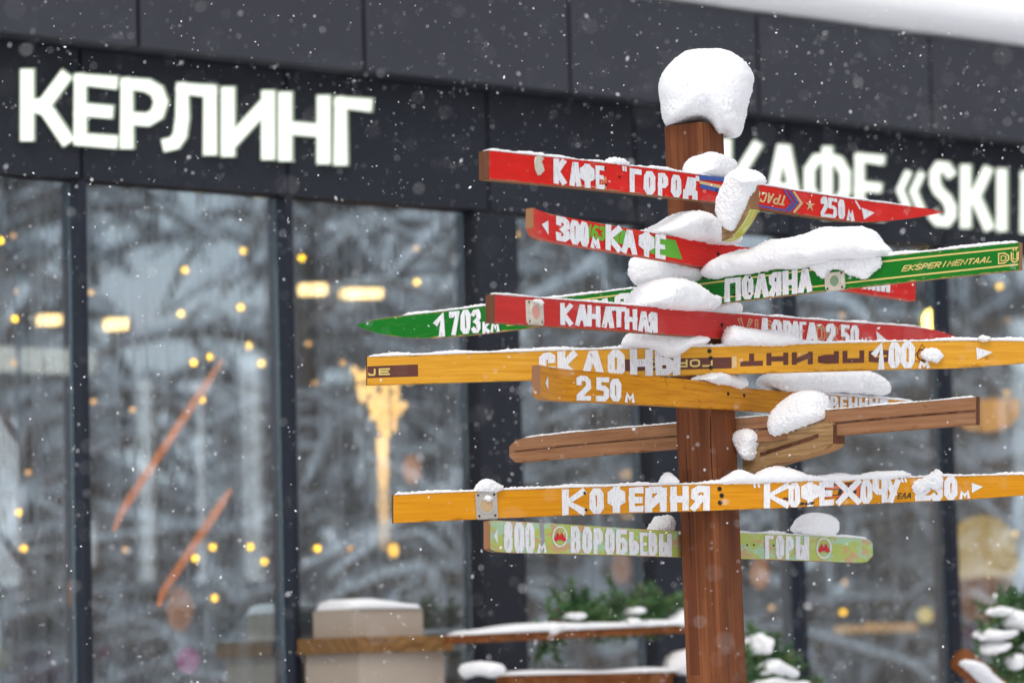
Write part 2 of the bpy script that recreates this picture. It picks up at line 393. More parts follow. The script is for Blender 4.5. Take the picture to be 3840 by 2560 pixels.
class Ski:
    def __init__(s, key, label, plane, top, bot, t, mats, bend=None, fronty=None, clip=0):
        s.key, s.pl, s.t = key, plane, t
        s.top, s.bot = smoothpts(top), smoothpts(bot)
        s.x0, s.x1 = max(top[0][0], bot[0][0]), min(top[-1][0], bot[-1][0])
        s.bend = bend or (lambda x: 0.)
        N = 72; vs, uv, ed = [], [], []; ref = s.pl.at(s.x0, (s.T(s.x0) + s.B(s.x0)) / 2)
        rows = 5
        for i in range(N + 1):
            x = s.x0 + (s.x1 - s.x0) * i / N
            for side in (0, 1):
                for j in range(rows):
                    y = s.T(x) + (s.B(x) - s.T(x)) * j / (rows - 1)
                    p = s.P(x, y, 0 if side == 0 else -s.t)
                    vs.append(p); ed.append((.5, j / (rows - 1))); d = p - ref; uv.append((Vector((d.x, d.y, 0)).length, -p.z + (.0 if side == 0 else .3)))
        fs, mi = [], []; W = rows * 2
        for i in range(N):
            a, c = i * W, (i + 1) * W
            for j in range(rows - 1):
                fs.append([a + j, a + j + 1, c + j + 1, c + j]); mi.append(0)
                fs.append([a + rows + j + 1, a + rows + j, c + rows + j, c + rows + j + 1]); mi.append(3)
            fs.append([a, c, c + rows, a + rows]); mi.append(1)
            fs.append([a + rows - 1, a + W - 1, c + W - 1, c + rows - 1]); mi.append(1)
        for a in (0, N * W):
            q = [a + j for j in range(rows)] + [a + rows + j for j in reversed(range(rows))]
            fs.append(q if a else q[::-1]); mi.append(2)
        mats = list(mats) + [mats[1]] * (4 - len(mats))
        s.ob = mesh_obj('ski_board', vs, fs, mats, sign_post, mi, uv); recalc(s.ob)
        l = s.ob.data.uv_layers.new(name='Edge')
        for lp in s.ob.data.loops: l.data[lp.index].uv = ed[lp.vertex_index]
        s.ob['label'] = label
        s.layers = {}; s.zk = {}
    def T(s, x): return interp(s.top, x)
    def B(s, x): return interp(s.bot, x)
    def P(s, x, y, off=0.): return s.pl.at(x, y) + s.pl.n * (off + s.bend(x))
    def y(s, x, v): return s.T(x) + (s.B(x) - s.T(x)) * v
    # painted marks: polygons in (px, v) or (px, py)
    def poly(s, name, mat, pts, isv=True, lift=0.):
        if name not in s.layers: s.layers[name] = (MB(), mat); s.zk[name] = 0
        mb = s.layers[name][0]; s.zk[name] += 1
        off = (.0011 if lift >= 0 else .0006 + lift) + s.zk[name] * .00001
        vs = [s.P(p[0], s.y(p[0], p[1]) if isv else p[1], off) for p in pts]
        mb.add(vs, [list(range(len(vs)))], 0, [(p[0] * .00055, p[1] * (.06 if isv else .00055)) for p in pts])
    def glyph(s, name, mat, ch, x0, x1, v0, v1, hw, rot=False, jit=0., slant=0., lift=0., fit=True, grow=None):
        """a letter; HW in photo px"""
        hw = min(hw, .215 * abs(x1 - x0) + .6)
        xm = (x0 + x1) / 2; H = (s.B(xm) - s.T(xm)); 
        if fit: x0, x1 = x0 + hw, x1 - hw; v0, v1 = v0 + hw / H, v1 - hw / H
        if x1 < x0: x0 = x1 = (x0 + x1) / 2
        for st in G[ch]:
            cl = st[-1] == 'c'; pts = []
            for q in (st[:-1] if cl else st):
                u, v = q
                if rot: u, v = 1 - u, 1 - v
                pts.append((x0 + (x1 - x0) * u + slant * (.5 - v) * H, (v0 + (v1 - v0) * v) * H))
            if cl: pts.append('c')
            for pg in ribbon(pts, hw, jit, hw if grow is None else grow):
                s.poly(name, mat, [(p.x, p.y / H) for p in pg], True, lift)
    def word(s, name, mat, items, v0, v1, hw, **k):
        last = k0 = None
        for it in items:
            a, b_ = (it[3], it[4]) if len(it) > 3 else (v0, v1)
            if last is not None and it[1] - last > 40 or k0 is None: k0 = name + '|%d' % len(s.layers)
            last = max(it[2], last or 0)
            s.glyph(k0, mat, it[0], it[1], it[2], a, b_, it[5] if len(it) > 5 else hw, **k)
    def line(s, name, mat, pts, hw, isv=True, lift=0.):
        H = s.B(pts[0][0]) - s.T(pts[0][0])
        q = [(p[0], p[1] * H) for p in pts] if isv else pts
        for pg in ribbon(list(q), hw, 0, 0): s.poly(name, mat, [(p.x, p.y / H) if isv else (p.x, p.y) for p in pg], isv, lift)
    def finish(s):
        for nm, (mb, mat) in s.layers.items():
            ob = mb.build(nm.split('|')[0], mat, s.ob, fix=False)
            # face the viewer's side of the board
            me = ob.data
            bm = bmesh.new(); bm.from_mesh(me)
            for f in bm.faces:
                f.normal_update()
                if f.normal.dot(s.pl.n) < 0: f.normal_flip()
            bm.to_mesh(me); bm.free()
    def disc(s, mb, x, y, r, h, off, m=0, n=16, dome=0.):
        c = s.P(x, y, off); ax = Vector((s.pl.n.y, -s.pl.n.x, 0)); up = Vector((0, 0, 1)); vs = []
        for k in (0, 1):
            for i in range(n):
                a = 2 * pi * i / n; vs.append(c + ax * (r * cos(a)) + up * (r * sin(a)) + s.pl.n * (h * k))
        fs = [[i, (i + 1) % n, n + (i + 1) % n, n + i] for i in range(n)] + [list(range(n))[::-1], [n + i for i in range(n)]]
        mb.add(vs, fs, m)
    def screws(s, pts, r=.0040):
        for (x, y) in pts:
            mb = MB(); s.disc(mb, x, y, r, .0012, .0003); s.disc(mb, x, y, r * .45, .0006, .0015)
            mb.build('screw', M['steel'], s.ob)
    def plate(s, x0, x1, v0, v1, mat, lens, rr=.3):
        """metal binding plate with a round window and four rivets"""
        mb = MB(); xm = (x0 + x1) / 2; c = s.P(xm, s.y(xm, (v0 + v1) / 2), .0004)
        ax = (s.P(x1, s.y(x1, .5)) - s.P(x0, s.y(x0, .5))); w2 = ax.length / 2; ax.normalize()
        h2 = (s.P(xm, s.y(xm, v0)) - s.P(xm, s.y(xm, v1))).length / 2; up = s.pl.n.cross(ax); up = up if up.z > 0 else -up
        out = []
        cr = w2 * rr
        for sx, sy, a0 in ((1, 1, 0), (-1, 1, 90), (-1, -1, 180), (1, -1, 270)):
            for k in range(5):
                a = radians(a0 + 22.5 * k); out.append((sx * (w2 - cr) + cr * cos(a), sy * (h2 - cr) + cr * sin(a)))
        n = len(out); vs = [c + ax * x + up * y for x, y in out] + [c + ax * x * .97 + up * y * .97 + s.pl.n * .002 for x, y in out]
        mb.add(vs, [[i, (i + 1) % n, n + (i + 1) % n, n + i] for i in range(n)] + [list(range(n))[::-1], [n + i for i in range(n)]])
        # raised ring
        ri, ro = min(w2, h2) * .58, min(w2, h2) * .80; k = 28; vs = []
        for r, h in ((ro, .002), (ro * .97, .0035), (ri, .0035), (ri, .0008)):
            for i in range(k): a = 2 * pi * i / k; vs.append(c + ax * r * cos(a) + up * r * sin(a) * 1.05 + s.pl.n * h)
        mb.add(vs, [[q * k + i, q * k + (i + 1) % k, (q + 1) * k + (i + 1) % k, (q + 1) * k + i] for q in range(3) for i in range(k)])
        # toothed lower edge
        for i in range(9):
            x = -w2 * .8 + w2 * 1.6 * i / 8; q = c + ax * x - up * h2
            mb.box(q - ax * .0012 - up * .0022, ax * .0024, up * .003, s.pl.n * .0018)
        pl = mb.build('binding_plate', mat, s.ob)
        mb = MB(); vs = [c + ax * ri * 1.0 * cos(2 * pi * i / 24) + up * ri * 1.05 * sin(2 * pi * i / 24) + s.pl.n * .0028 for i in range(24)]
        mb.add(vs, [list(range(24))], 1)
        for sx in (-.72, .72):
            for sy in (-.8, .8):
                q = c + ax * w2 * sx + up * h2 * sy; vs = [q + ax * .0026 * cos(2 * pi * i / 10) + up * .0026 * sin(2 * pi * i / 10) + s.pl.n * .0030 for i in range(10)]
                mb.add(vs, [list(range(10))], 0)
        mb.build('plate_inset', [M['rawdark'], lens], s.ob)

PR = lambda t, off=0.: Plane(centre + nR * (PW / 2 + t + off), nR)        # boards screwed to the right face
PL_ = lambda t, off=0.: Plane(centre + nL * (PW / 2 + t + off), nL)
def PF(t, ang):                                                            # boards screwed across the front corner
    n = Vector((sin(radians(ang)), -cos(radians(ang)), 0)); return Plane(corner_xy + n * (t + .001), n)

A = Ski('A', 'red ski board lettered КАФЕ "ГОРОД" 250м', PR(.024), [(1835, 563), (2302, 613), (2618, 653), (2864, 694), (3150, 740), (3354, 765), (3480, 782), (3533, 793)],
        [(1835, 672), (2251, 710), (2618, 750), (2864, 783), (3150, 827), (3278, 834), (3405, 821), (3507, 804), (3533, 797)], .024, [M['red'], M['raw'], M['rawdark'], M['bare']])
B = Ski('B', 'red ski board lettered 300м КАФЕ with bright green panel', PR(.02), [(1965, 783), (1997, 791), (2265, 840), (2469, 876), (2763, 921), (3100, 975), (3433, 1030)],
        [(1965, 858), (1985, 884), (2010, 893), (2223, 931), (2490, 974), (2648, 1004), (3240, 1100), (3433, 1129)], .018, [M['red2'], M['red2'], M['raw'], M['bare']], bend=lambda x: .022 * max(0, (2110 - x) / 145) ** 2)
Cc = Ski('C', 'green ski board lettered ПОЛЯНА with straw yellow stripes', PL_(.014), [(1338, 1217), (1402, 1198), (1504, 1183), (1688, 1163), (1820, 1145), (2095, 1116), (2431, 1074), (2635, 1045), (2840, 1018), (3316, 959), (3822, 908)],
         [(1338, 1221), (1402, 1247), (1478, 1263), (1596, 1268), (1708, 1262), (1871, 1244), (2009, 1226), (2673, 1140), (3240, 1074), (3822, 1012)], .014, [M['green'], M['rawpale'], M['raw'], M['bare']])
Dd = Ski('D', 'faded red ski board lettered КАНАТНАЯ ДОРОГА 250м', PR(.022), [(1856, 1102), (2469, 1152), (2840, 1182), (3240, 1211), (3431, 1223), (3527, 1241), (3583, 1262)],
         [(1856, 1209), (2500, 1252), (2712, 1272), (3000, 1296), (3300, 1303), (3500, 1288), (3583, 1266)], .022, [M['rose'], M['raw'], M['rawdark'], M['bare']])
Ee = Ski('E', 'honey coloured ski board lettered СКЛОНЫ 100м', PF(.02, 9), [(1377, 1337), (2021, 1315), (2448, 1304), (2800, 1296), (3035, 1288), (3511, 1276), (3840, 1276), (3960, 1290), (4070, 1316)],
         [(1377, 1443), (1970, 1425), (2531, 1407), (3035, 1393), (3511, 1380), (3584, 1380), (3840, 1361), (3970, 1345), (4070, 1320)], .02, [M['yellow'], M['yellow'], M['rawdark'], M['bare']])
Ff = Ski('F', 'amber ski board lettered 250м with a curled tip', PR(.02), [(1978, 1372), (2027, 1375), (2257, 1396), (2448, 1409), (2626, 1427), (2791, 1454), (2976, 1470), (3333, 1495), (3440, 1508)],
         [(1978, 1478), (2000, 1493), (2033, 1500), (2257, 1508), (2530, 1523), (2767, 1537), (2900, 1546), (3150, 1545), (3333, 1530), (3440, 1512)], .02, [M['amber2'], M['amber2'], M['bare'], M['bare']], bend=lambda x: .03 * max(0, (2150 - x) / 172) ** 2)
PB = Plane(centre - nL * (PW / 2 + .001), nL)
Gg = Ski('G', 'bare brown ski board with a groove, behind the post', PB, [(1910, 1672), (1930, 1650), (1963, 1640), (2167, 1617), (2500, 1589), (2773, 1567), (3083, 1537), (3660, 1487)],
         [(1910, 1712), (1925, 1732), (1945, 1735), (2536, 1682), (2773, 1664), (3178, 1630), (3660, 1591)], .016, [M['bare'], M['bare'], M['rawdark'], M['bare']])
nH = Vector((-.66, -.75, 0)).normalized()
PH = Plane(corner_xy + dR * (PW + .012) + nR * .03, nH)
Hh = Ski('H', 'short cracked wooden ski end jutting out from the post', PH, [(2785, 1690), (2851, 1651), (3000, 1606), (3100, 1573), (3124, 1590)], [(2785, 1775), (2791, 1773), (3000, 1715), (3104, 1684), (3124, 1662)], .04, [M['old'], M['rawpale'], M['rawdark'], M['old']])
Ii = Ski('I', 'amber ski board lettered КОФЕЙНЯ "КОФЕ ХОЧУ" 230м', PF(.02, 10), [(1475, 1854), (2114, 1826), (2800, 1810), (3202, 1795), (3840, 1777), (3990, 1779), (4100, 1803)],
         [(1475, 1960), (2108, 1931), (2800, 1909), (3142, 1893), (3636, 1871), (3840, 1856), (3990, 1838), (4100, 1808)], .02, [M['amber'], M['rawpale'], M['rawdark'], M['bare']])
PJ = Plane(centre - nR * (PW / 2 + .001), nR)
Jj = Ski('J', 'short pale green chipped ski board lettered 800м ВОРОБЬЕВЫ ГОРЫ', PJ, [(1820, 1953), (1843, 1949), (2138, 1965), (2549, 1992), (2791, 1996), (3130, 2010), (3255, 2018), (3273, 2036)],
         [(1820, 2058), (1852, 2070), (2138, 2076), (2552, 2088), (2791, 2094), (3130, 2105), (3255, 2111), (3273, 2083)], .016, [M['lime'], M['raw'], M['bare'], M['bare']], bend=lambda x: .012 * max(0, (1950 - x) / 130) ** 2)
nK = Vector((-.80, -.60, 0)).normalized()
PK = Plane(CAM + ray(2812, 730) * 7.12, nK)
Kk = Ski('K', 'ski tip with yellow green edge pointing at the viewer', PK, [(2706, 800), (2740, 745), (2770, 705), (2812, 679)], [(2706, 905), (2741, 893), (2775, 852), (2800, 812), (2812, 784)], .024, [M['old'], M['limeedge'], M['bare'], M['old']])

WH = M['white']
# A
q = 10.5
A.word('lettering', WH, [('К', 2074, 2121), ('А', 2133, 2178, .1, .98), ('Ф', 2174, 2227, .12, 1.0), ('Е', 2231, 2265, .14, .98), ('Г', 2358, 2403, .1, .98), ('О', 2412, 2457, .13, 1), ('Р', 2465, 2503, .13, 1), ('О', 2514, 2553, .13, .98), ('Д', 2558, 2615, .14, 1.0)], .06, .95, q, jit=1.5)
A.word('lettering', WH, [('"', 2330, 2350, .05, .24), ('"', 2606, 2622, .07, .27)], 0, 1, 3.5)
A.word('lettering', WH, [('2', 3076, 3103), ('5', 3104, 3138), ('0', 3141, 3167), ('м', 3172, 3202, .5, 1.)], .1, .96, 7, jit=1.5)
A.poly('arrow', WH, [(3229, .36), (3278, .56), (3238, .9)])
A.poly('accent_mark', WH, [(3209, .05), (3228, .42), (3222, .45), (3204, .1)])
for pts, mt, hw in (([(2622, .1), (2740, .03), (2775, .1)], 'blue', 9), ([(2622, .3), (2715, .37), (2740, .66), (2712, .98)], 'cream', 6), ([(2625, .44), (2690, .5), (2712, .7), (2690, .95)], 'blue', 8)):
    A.line('chevron_print|' + mt, M[mt], pts, hw)
A.line('chevron_print|b2', M['blue'], [(2830, .90), (2944, .93), (2972, .55), (2938, .06)], 3.5)
A.line('chevron_print|b2', M['blue'], [(2955, .97), (2988, .52), (2958, .05)], 4.5)
A.line('chevron_print|c2', M['cream'], [(2975, .97), (3004, .52), (2974, .07)], 4.5)
A.word('small_print', M['cream'], [('Т', 2925, 2945), ('Р', 2900, 2922), ('А', 2874, 2896), ('С', 2851, 2872), ('С', 2826, 2846)], .30, .74, 3.2, rot=True, slant=.12)
for k in range(5):
    a = radians(-90 + 72 * k); c = (3036, .55)
    A.poly('star', M['cream'], [(c[0] + 20 * cos(a), c[1] + .30 * sin(a)), (c[0] + 6 * cos(a + .6), c[1] + .09 * sin(a + .6)), c, (c[0] + 6 * cos(a - .6), c[1] + .09 * sin(a - .6))])
A.line('size_box', M['cream'], [(2168, .52), (2272, .54), (2272, .93), (2168, .92)], 1.2, lift=-.0003)
A.line('size_box', M['cream'], [(2254, .53), (2254, .93)], 1.2, lift=-.0003)
for k, ch in enumerate('210'): A.glyph('size_box', M['cream'], ch, 2257, 2269, .58 + .115 * k, .67 + .115 * k, 1.2, lift=-.0003)
A.screws([(2685, 714), (2267, 632), (2272, 693), (2323, 664)], .0028)
mb = MB(); c0 = A.P(2018, 622, .0006); ax, up = dR, Vector((0, 0, 1))
hp = [(x * .85, y * .68) for x, y in [(-.012, .024), (.006, .030), (.022, .026), (.012, .014), (.018, .002), (.022, -.012), (.006, -.026), (-.004, -.028), (-.014, -.012), (-.016, .010)]]
mb.add([c0 + ax * x + up * y for x, y in hp] + [c0 + ax * x * .94 + up * y * .94 + nR * .0018 for x, y in hp], [[i, (i + 1) % 10, 10 + (i + 1) % 10, 10 + i] for i in range(10)] + [[10 + i for i in range(10)]])
mb.build('binding_plate', M['brassmetal'], A.ob); A.screws([(2019, 628)], .005)
# B
B.word('lettering', WH, [('З', 2081, 2134, .03, .97), ('0', 2135, 2173, .06, .98), ('0', 2173, 2206, .06, 1), ('м', 2212, 2250, .56, 1.0), ('К', 2267, 2328, .0, .98), ('А', 2329, 2387, .06, 1), ('Ф', 2392, 2453, .02, 1), ('Е', 2455, 2494, .03, 1)], 0, 1, 11, jit=1.6)
B.word('lettering', WH, [('С', 3196, 3229), ('К', 3233, 3266), ('И', 3268, 3298), ('Й', 3300, 3337)], .08, .84, 8, jit=1.2)
B.poly('arrow', WH, [(2014, .50), (2048, .28), (2049, .82)])
B.poly('green_panel', M['greenprint'], [(2440, .14), (2533, .16), (2559, .86), (2440, .84)], lift=-.0003)
for k in range(7): B.poly('green_panel', M['greenprint'], [(2378 + 5 * k, .2 + .09 * k), (2441, .19 + .09 * k), (2441, .24 + .09 * k)], lift=-.0003)
for ch, x0, x1 in (('А', 2204, 2216), ('6', 2218, 2243), ('З', 2246, 2270), ('Я', 2302, 2322), ('В', 2324, 2343)): B.glyph('green_panel', M['greenprint'], ch, x0, x1, .1, .66, 5, lift=-.0003, slant=.08)
B.screws([(2693, 952)], .0042)
# C
Cc.word('lettering', WH, [('П', 2717, 2781), ('О', 2783, 2827), ('Л', 2830, 2883), ('Я', 2885, 2932), ('Н', 2936, 2993), ('А', 2995, 3047), ('Н', 2197, 2245, .25, 1.), ('А', 2248, 2292, .25, 1.), ('Я', 2306, 2362, .14, 1.), ('С', 2146, 2186, .3, 1.)], .1, .97, 11, jit=1.5)
Cc.word('lettering', WH, [('1', 1628, 1682, .06, .97, 12), ('7', 1685, 1725, .06, .95, 10), ('0', 1729, 1766, .06, .95, 10), ('3', 1768, 1804, .1, .95, 9), ('К', 1810, 1838, .58, 1.0, 6), ('м', 1841, 1875, .58, 1.0, 6)], 0, 1, 10, jit=1.5)
for v in (.19, .80):
    n = 40
    for i in range(n):
        xa, xb = [1900 + (3819 - 1900) * (i + k) / n for k in (0, 1)]
        Cc.poly('stripe|%.2f' % v, M['straw'], [(xa, v - .028), (xb, v - .028), (xb, v + .028), (xa, v + .028)], lift=-.0003)
for i, ch in enumerate('EKSPERIMENTAAL'):
    ww = 342 / 14; x0 = 3384 + ww * i; Cc.glyph('small_print', M['straw'], ch, x0 + 2, x0 + ww - 1, .41, .62, 2.1, slant=.10)
Cc.glyph('small_print', M['straw'], 'D', 3744, 3786, .32, .72, 2.4); Cc.glyph('small_print', M['straw'], 'D', 3754, 3776, .42, .63, 1.8)
Cc.glyph('small_print', M['straw'], 'Ü', 3792, 3822, .26, .72, 2.4); Cc.line('small_print', M['straw'], [(3801, .36), (3801, .6), (3815, .6), (3815, .36)], 1.6)
Cc.plate(3094, 3170, .36, 1.0, M['brassmetal'], M['lens_sage'], .25)
Cc.screws([(2750, 1078), (2753, 1106), (2812, 1040), (2812, 1101)], .0026)
# D
Dd.word('lettering', WH, [('К', 2099, 2145), ('А', 2156, 2204), ('Н', 2200, 2250), ('А', 2256, 2301), ('Т', 2291, 2347, .1, .88), ('Н', 2340, 2388, .14, .93), ('А', 2391, 2434, .2, .97), ('Я', 2429, 2464, .2, .98)], .13, .92, 9, jit=1.4)
Dd.word('lettering', WH, [('Д', 2848, 2882, .08, 1.), ('О', 2892, 2931), ('Р', 2934, 2968), ('О', 2968, 2994), ('Г', 2996, 3022), ('А', 3020, 3067), ('2', 3094, 3131), ('5', 3150, 3184), ('0', 3186, 3218), ('м', 3223, 3253, .62, 1.)], .12, 1., 8.5, jit=1.2)
Dd.poly('arrow', WH, [(3284, .32), (3329, .76), (3292, .98)])
for ch, x0, x1 in (('V', 2767, 2821), ('I', 2823, 2850), ('S', 2856, 2900), ('P', 2915, 2960), ('O', 3050, 3094), ('R', 3098, 3142), ('T', 3146, 3184)):
    Dd.glyph('brand_print|%d' % (x0 // 3000), M['tan'], ch, x0, x1, .16, .86, 8, lift=-.0003)
    Dd.glyph('brand_print_inner|%d' % (x0 // 3000), M['rose'], ch, x0 + 3, x1 - 3, .20, .82, 4.0, lift=-.00015)
Dd.plate(1972, 2036, .12, .96, M['brassmetal'], M['lens_rose'], .16)
Dd.screws([(2707, 1218), (2757, 1222)], .0040)
Dd.screws([(2257, 1155), (2303, 1166), (2262, 1220), (2321, 1231), (2416, 1194)], .0018)
# E
Ee.word('lettering', WH, [('С', 2022, 2083, .06, .92), ('К', 2090, 2163, .05, 1.), ('Л', 2182, 2265, .04, 1.), ('О', 2277, 2342), ('Н', 2362, 2447), ('Ы', 2456, 2551)], .03, 1., 14, jit=1.8)
Ee.word('lettering', WH, [('1', 3270, 3330, .04, 1., 12), ('0', 3331, 3377, .02, .96, 11), ('0', 3376, 3430, .02, .98, 11), ('м', 3444, 3486, .72, 1., 6)], 0, 1, 11, jit=1.5)
Ee.poly('arrow', WH, [(3659, .26), (3722, .48), (3664, .74)])
Ee.poly('brown_band', M['brownprint'], [(1378, .34), (1567, .33), (1568, .75), (1378, .76)], lift=-.0003)
Ee.poly('brown_band|2', M['brownprint'], [(2336, .38), (2743, .40), (2743, .80), (2336, .80)], lift=-.0003)
Ee.poly('pale_square', M['cream'], [(2744, .38), (2762, .36), (2763, .78), (2746, .80)])
Ee.glyph('small_print', M['straw'], 'J', 1380, 1408, .44, .68, 3.2); Ee.glyph('small_print', M['straw'], 'E', 1420, 1462, .43, .67, 3.2)
for i, ch in enumerate('ГОРЬК'):
    x1 = 2672 - i * 47; Ee.glyph('small_print|2', M['straw'], ch, x1 - 38, x1, .44, .72, 3.2, rot=True, lift=-.0002)
for ch, x0, x1 in (('Т', 2776, 2861), ('Н', 2874, 2956), ('И', 2969, 3048), ('Р', 3067, 3146), ('П', 3159, 3241), ('С', 3257, 3346)):
    Ee.glyph('printed_word', M['brownprint'], ch, x0, x1, .29, .74, 9.5, rot=True, lift=-.0003)
Ee.line('emblem', M['brownprint'], [(3438, .45), (3458, .12), (3478, .45), (3506, .72), (3458, .74), (3412, .72), (3438, .45)], 2., lift=-.0003)
for pg in ribbon([tuple(v) for v in disc2(3458, 1330, 18, 20)] + [(3476, 1330)], 3): Ee.poly('emblem', M['brownprint'], [(p.x, p.y) for p in pg], False, -.0003)
Ee.glyph('emblem', M['brownprint'], 'V', 3448, 3470, .42, .62, 3, lift=-.0003)
Ee.screws([(2660, 1316), (2665, 1343), (2665, 1378)], .0045)
# F
Ff.word('lettering', WH, [('2', 2160, 2214, .16, .97, 10), ('5', 2233, 2283, .16, .96, 10), ('0', 2285, 2328, .19, .95, 11), ('м', 2341, 2379, .62, .96, 6)], 0, 1, 10, jit=1.5)
Ff.word('lettering', WH, [('Т', 3076, 3108), ('В', 3112, 3143), ('Е', 3148, 3176), ('Н', 3180, 3215), ('Н', 3219, 3253), ('Ы', 3257, 3292), ('Е', 3296, 3328)], .06, 1., 6, jit=1.)
Ff.poly('arrow', WH, [(2012, .52), (2030, .30), (2030, .72)])
Ff.screws([(2730, 1476), (2790, 1482)], .0038)
# G groove
Gg.line('groove', M['rawdark'], [(2773, .5), (3100, .52), (3380, .5), (3658, .5)], 3.5); Gg.line('groove|2', M['rawdark'], [(1930, .5), (2200, .5), (2545, .5)], 2)
# H
Hh.line('groove', M['rawdark'], [(2850, .48), (2980, .47), (3070, .45)], 7)
# I
Ii.word('lettering', WH, [('К', 2107, 2197), ('О', 2209, 2264), ('Ф', 2277, 2345, .02, .98), ('Е', 2357, 2413), ('Й', 2418, 2499, .1, 1.), ('Н', 2512, 2583), ('Я', 2591, 2663)], .06, .99, 13, jit=1.8)
Ii.word('lettering', WH, [('К', 2864, 2960), ('О', 2956, 3000), ('Ф', 3004, 3072), ('Е', 3070, 3126), ('Х', 3134, 3229, -.01, 1.), ('О', 3226, 3271), ('Ч', 3272, 3328, .02, .98), ('У', 3320, 3376), ('2', 3430, 3490, .1, 1.), ('3', 3489, 3536, .05, 1.), ('0', 3540, 3590, .02, 1.), ('м', 3597, 3637, .62, .98, 6)], .05, 1., 11.5, jit=1.5)
Ii.word('lettering', WH, [('"', 2821, 2852, .02, .2, 4), ('"', 3376, 3402, .02, .2, 4)], 0, 1, 4)
Ii.poly('arrow', WH, [(3643, .30), (3686, .50), (3645, .74)])
for pts, mt in (([(3092, .18), (3232, .10), (3226, .86), (3205, .86), (3180, .72), (3150, .92), (3130, .92), (3138, .70), (3080, .72), (3086, .60), (3140, .58), (3146, .40), (3092, .42)], 'blackprint'),):
    Ii.poly('brand_print', M['blackprint'], pts, lift=-.00042)
for pts in ([(3098, .24), (3180, .20), (3172, .36), (3098, .37)], [(3092, .62), (3150, .62), (3144, .69), (3090, .69)], [(3186, .20), (3226, .16), (3222, .82), (3200, .80), (3214, .45), (3180, .42)], [(3160, .45), (3190, .5), (3160, .84), (3140, .86)]):
    Ii.poly('brand_print_orange', M['orangeprint'], pts, lift=-.00025)
for ch, x0, x1, v0, v1 in [('Т', 2934, 2948, .62, .72), ('И', 2950, 2966, .62, .72), ('В', 3000, 3016, .82, .94), ('Ы', 3018, 3036, .82, .94), ('Е', 3038, 3052, .82, .94), ('Е', 3366, 3380, .62, .86), ('Л', 3382, 3398, .62, .86), ('А', 3400, 3418, .62, .86)]:
    Ii.glyph('small_print|%d' % (x0 // 150), M['blackprint'], ch, x0, x1, v0, v1, 2., slant=.06)
Ii.plate(1783, 1866, .06, .99, M['metal'], M['lens_tan'], .14)
Ii.screws([(2698, 1832), (2706, 1857), (2700, 1884)], .0046); Ii.screws([(2192, 1848), (2197, 1911)], .003)
# J
Jj.word('lettering', WH, [('8', 1882, 1920, .02, 1.), ('0', 1926, 1964, .02, 1.), ('0', 1967, 2002, .02, 1.), ('м', 2012, 2047, .66, .98, 6), ('В', 2138, 2175), ('О', 2181, 2218), ('Р', 2223, 2258), ('О', 2265, 2303), ('Б', 2307, 2350), ('Ь', 2356, 2394, .12, .98), ('Е', 2396, 2426, .12, .98), ('В', 2429, 2463, .12, .98), ('Ы', 2467, 2517, .12, 1.), ('Г', 2867, 2899), ('О', 2906, 2938), ('Р', 2944, 2974), ('Ы', 2981, 3033)], .05, .97, 9.5, jit=1.3)
Jj.poly('arrow', WH, [(1834, .52), (1853, .26), (1854, .78)])
Jj.poly('grey_stroke', M['greyprint'], [(2022, .02), (2038, .03), (2044, .93), (2030, .93)], lift=-.0002)
for cx, cy in ((2098, 2011), (3088, 2054)):
    ring_ = [tuple(v) for v in disc2(cx, cy, 26, 37, 22)]
    for pg in ribbon(ring_ + [ring_[0], 'c'], 2.6): Jj.poly('metro_ring|%d' % cx, WH, [(p.x, p.y) for p in pg], False)
    for sx in (-1, 1):
        Jj.poly('metro_emblem|%d' % cx, M['redprint'], [(cx + sx * 26, cy + 16), (cx + sx * 8, cy - 17), (cx, cy - 2), (cx, cy + 14), (cx + sx * 4, cy + 10), (cx + sx * 9, cy + 16)], False)
Jj.screws([(2801, 2042), (2826, 2042), (2900, 2044)], .0022)
for s_ in (A, B, Cc, Dd, Ee, Ff, Gg, Hh, Ii, Jj, Kk): s_.finish()

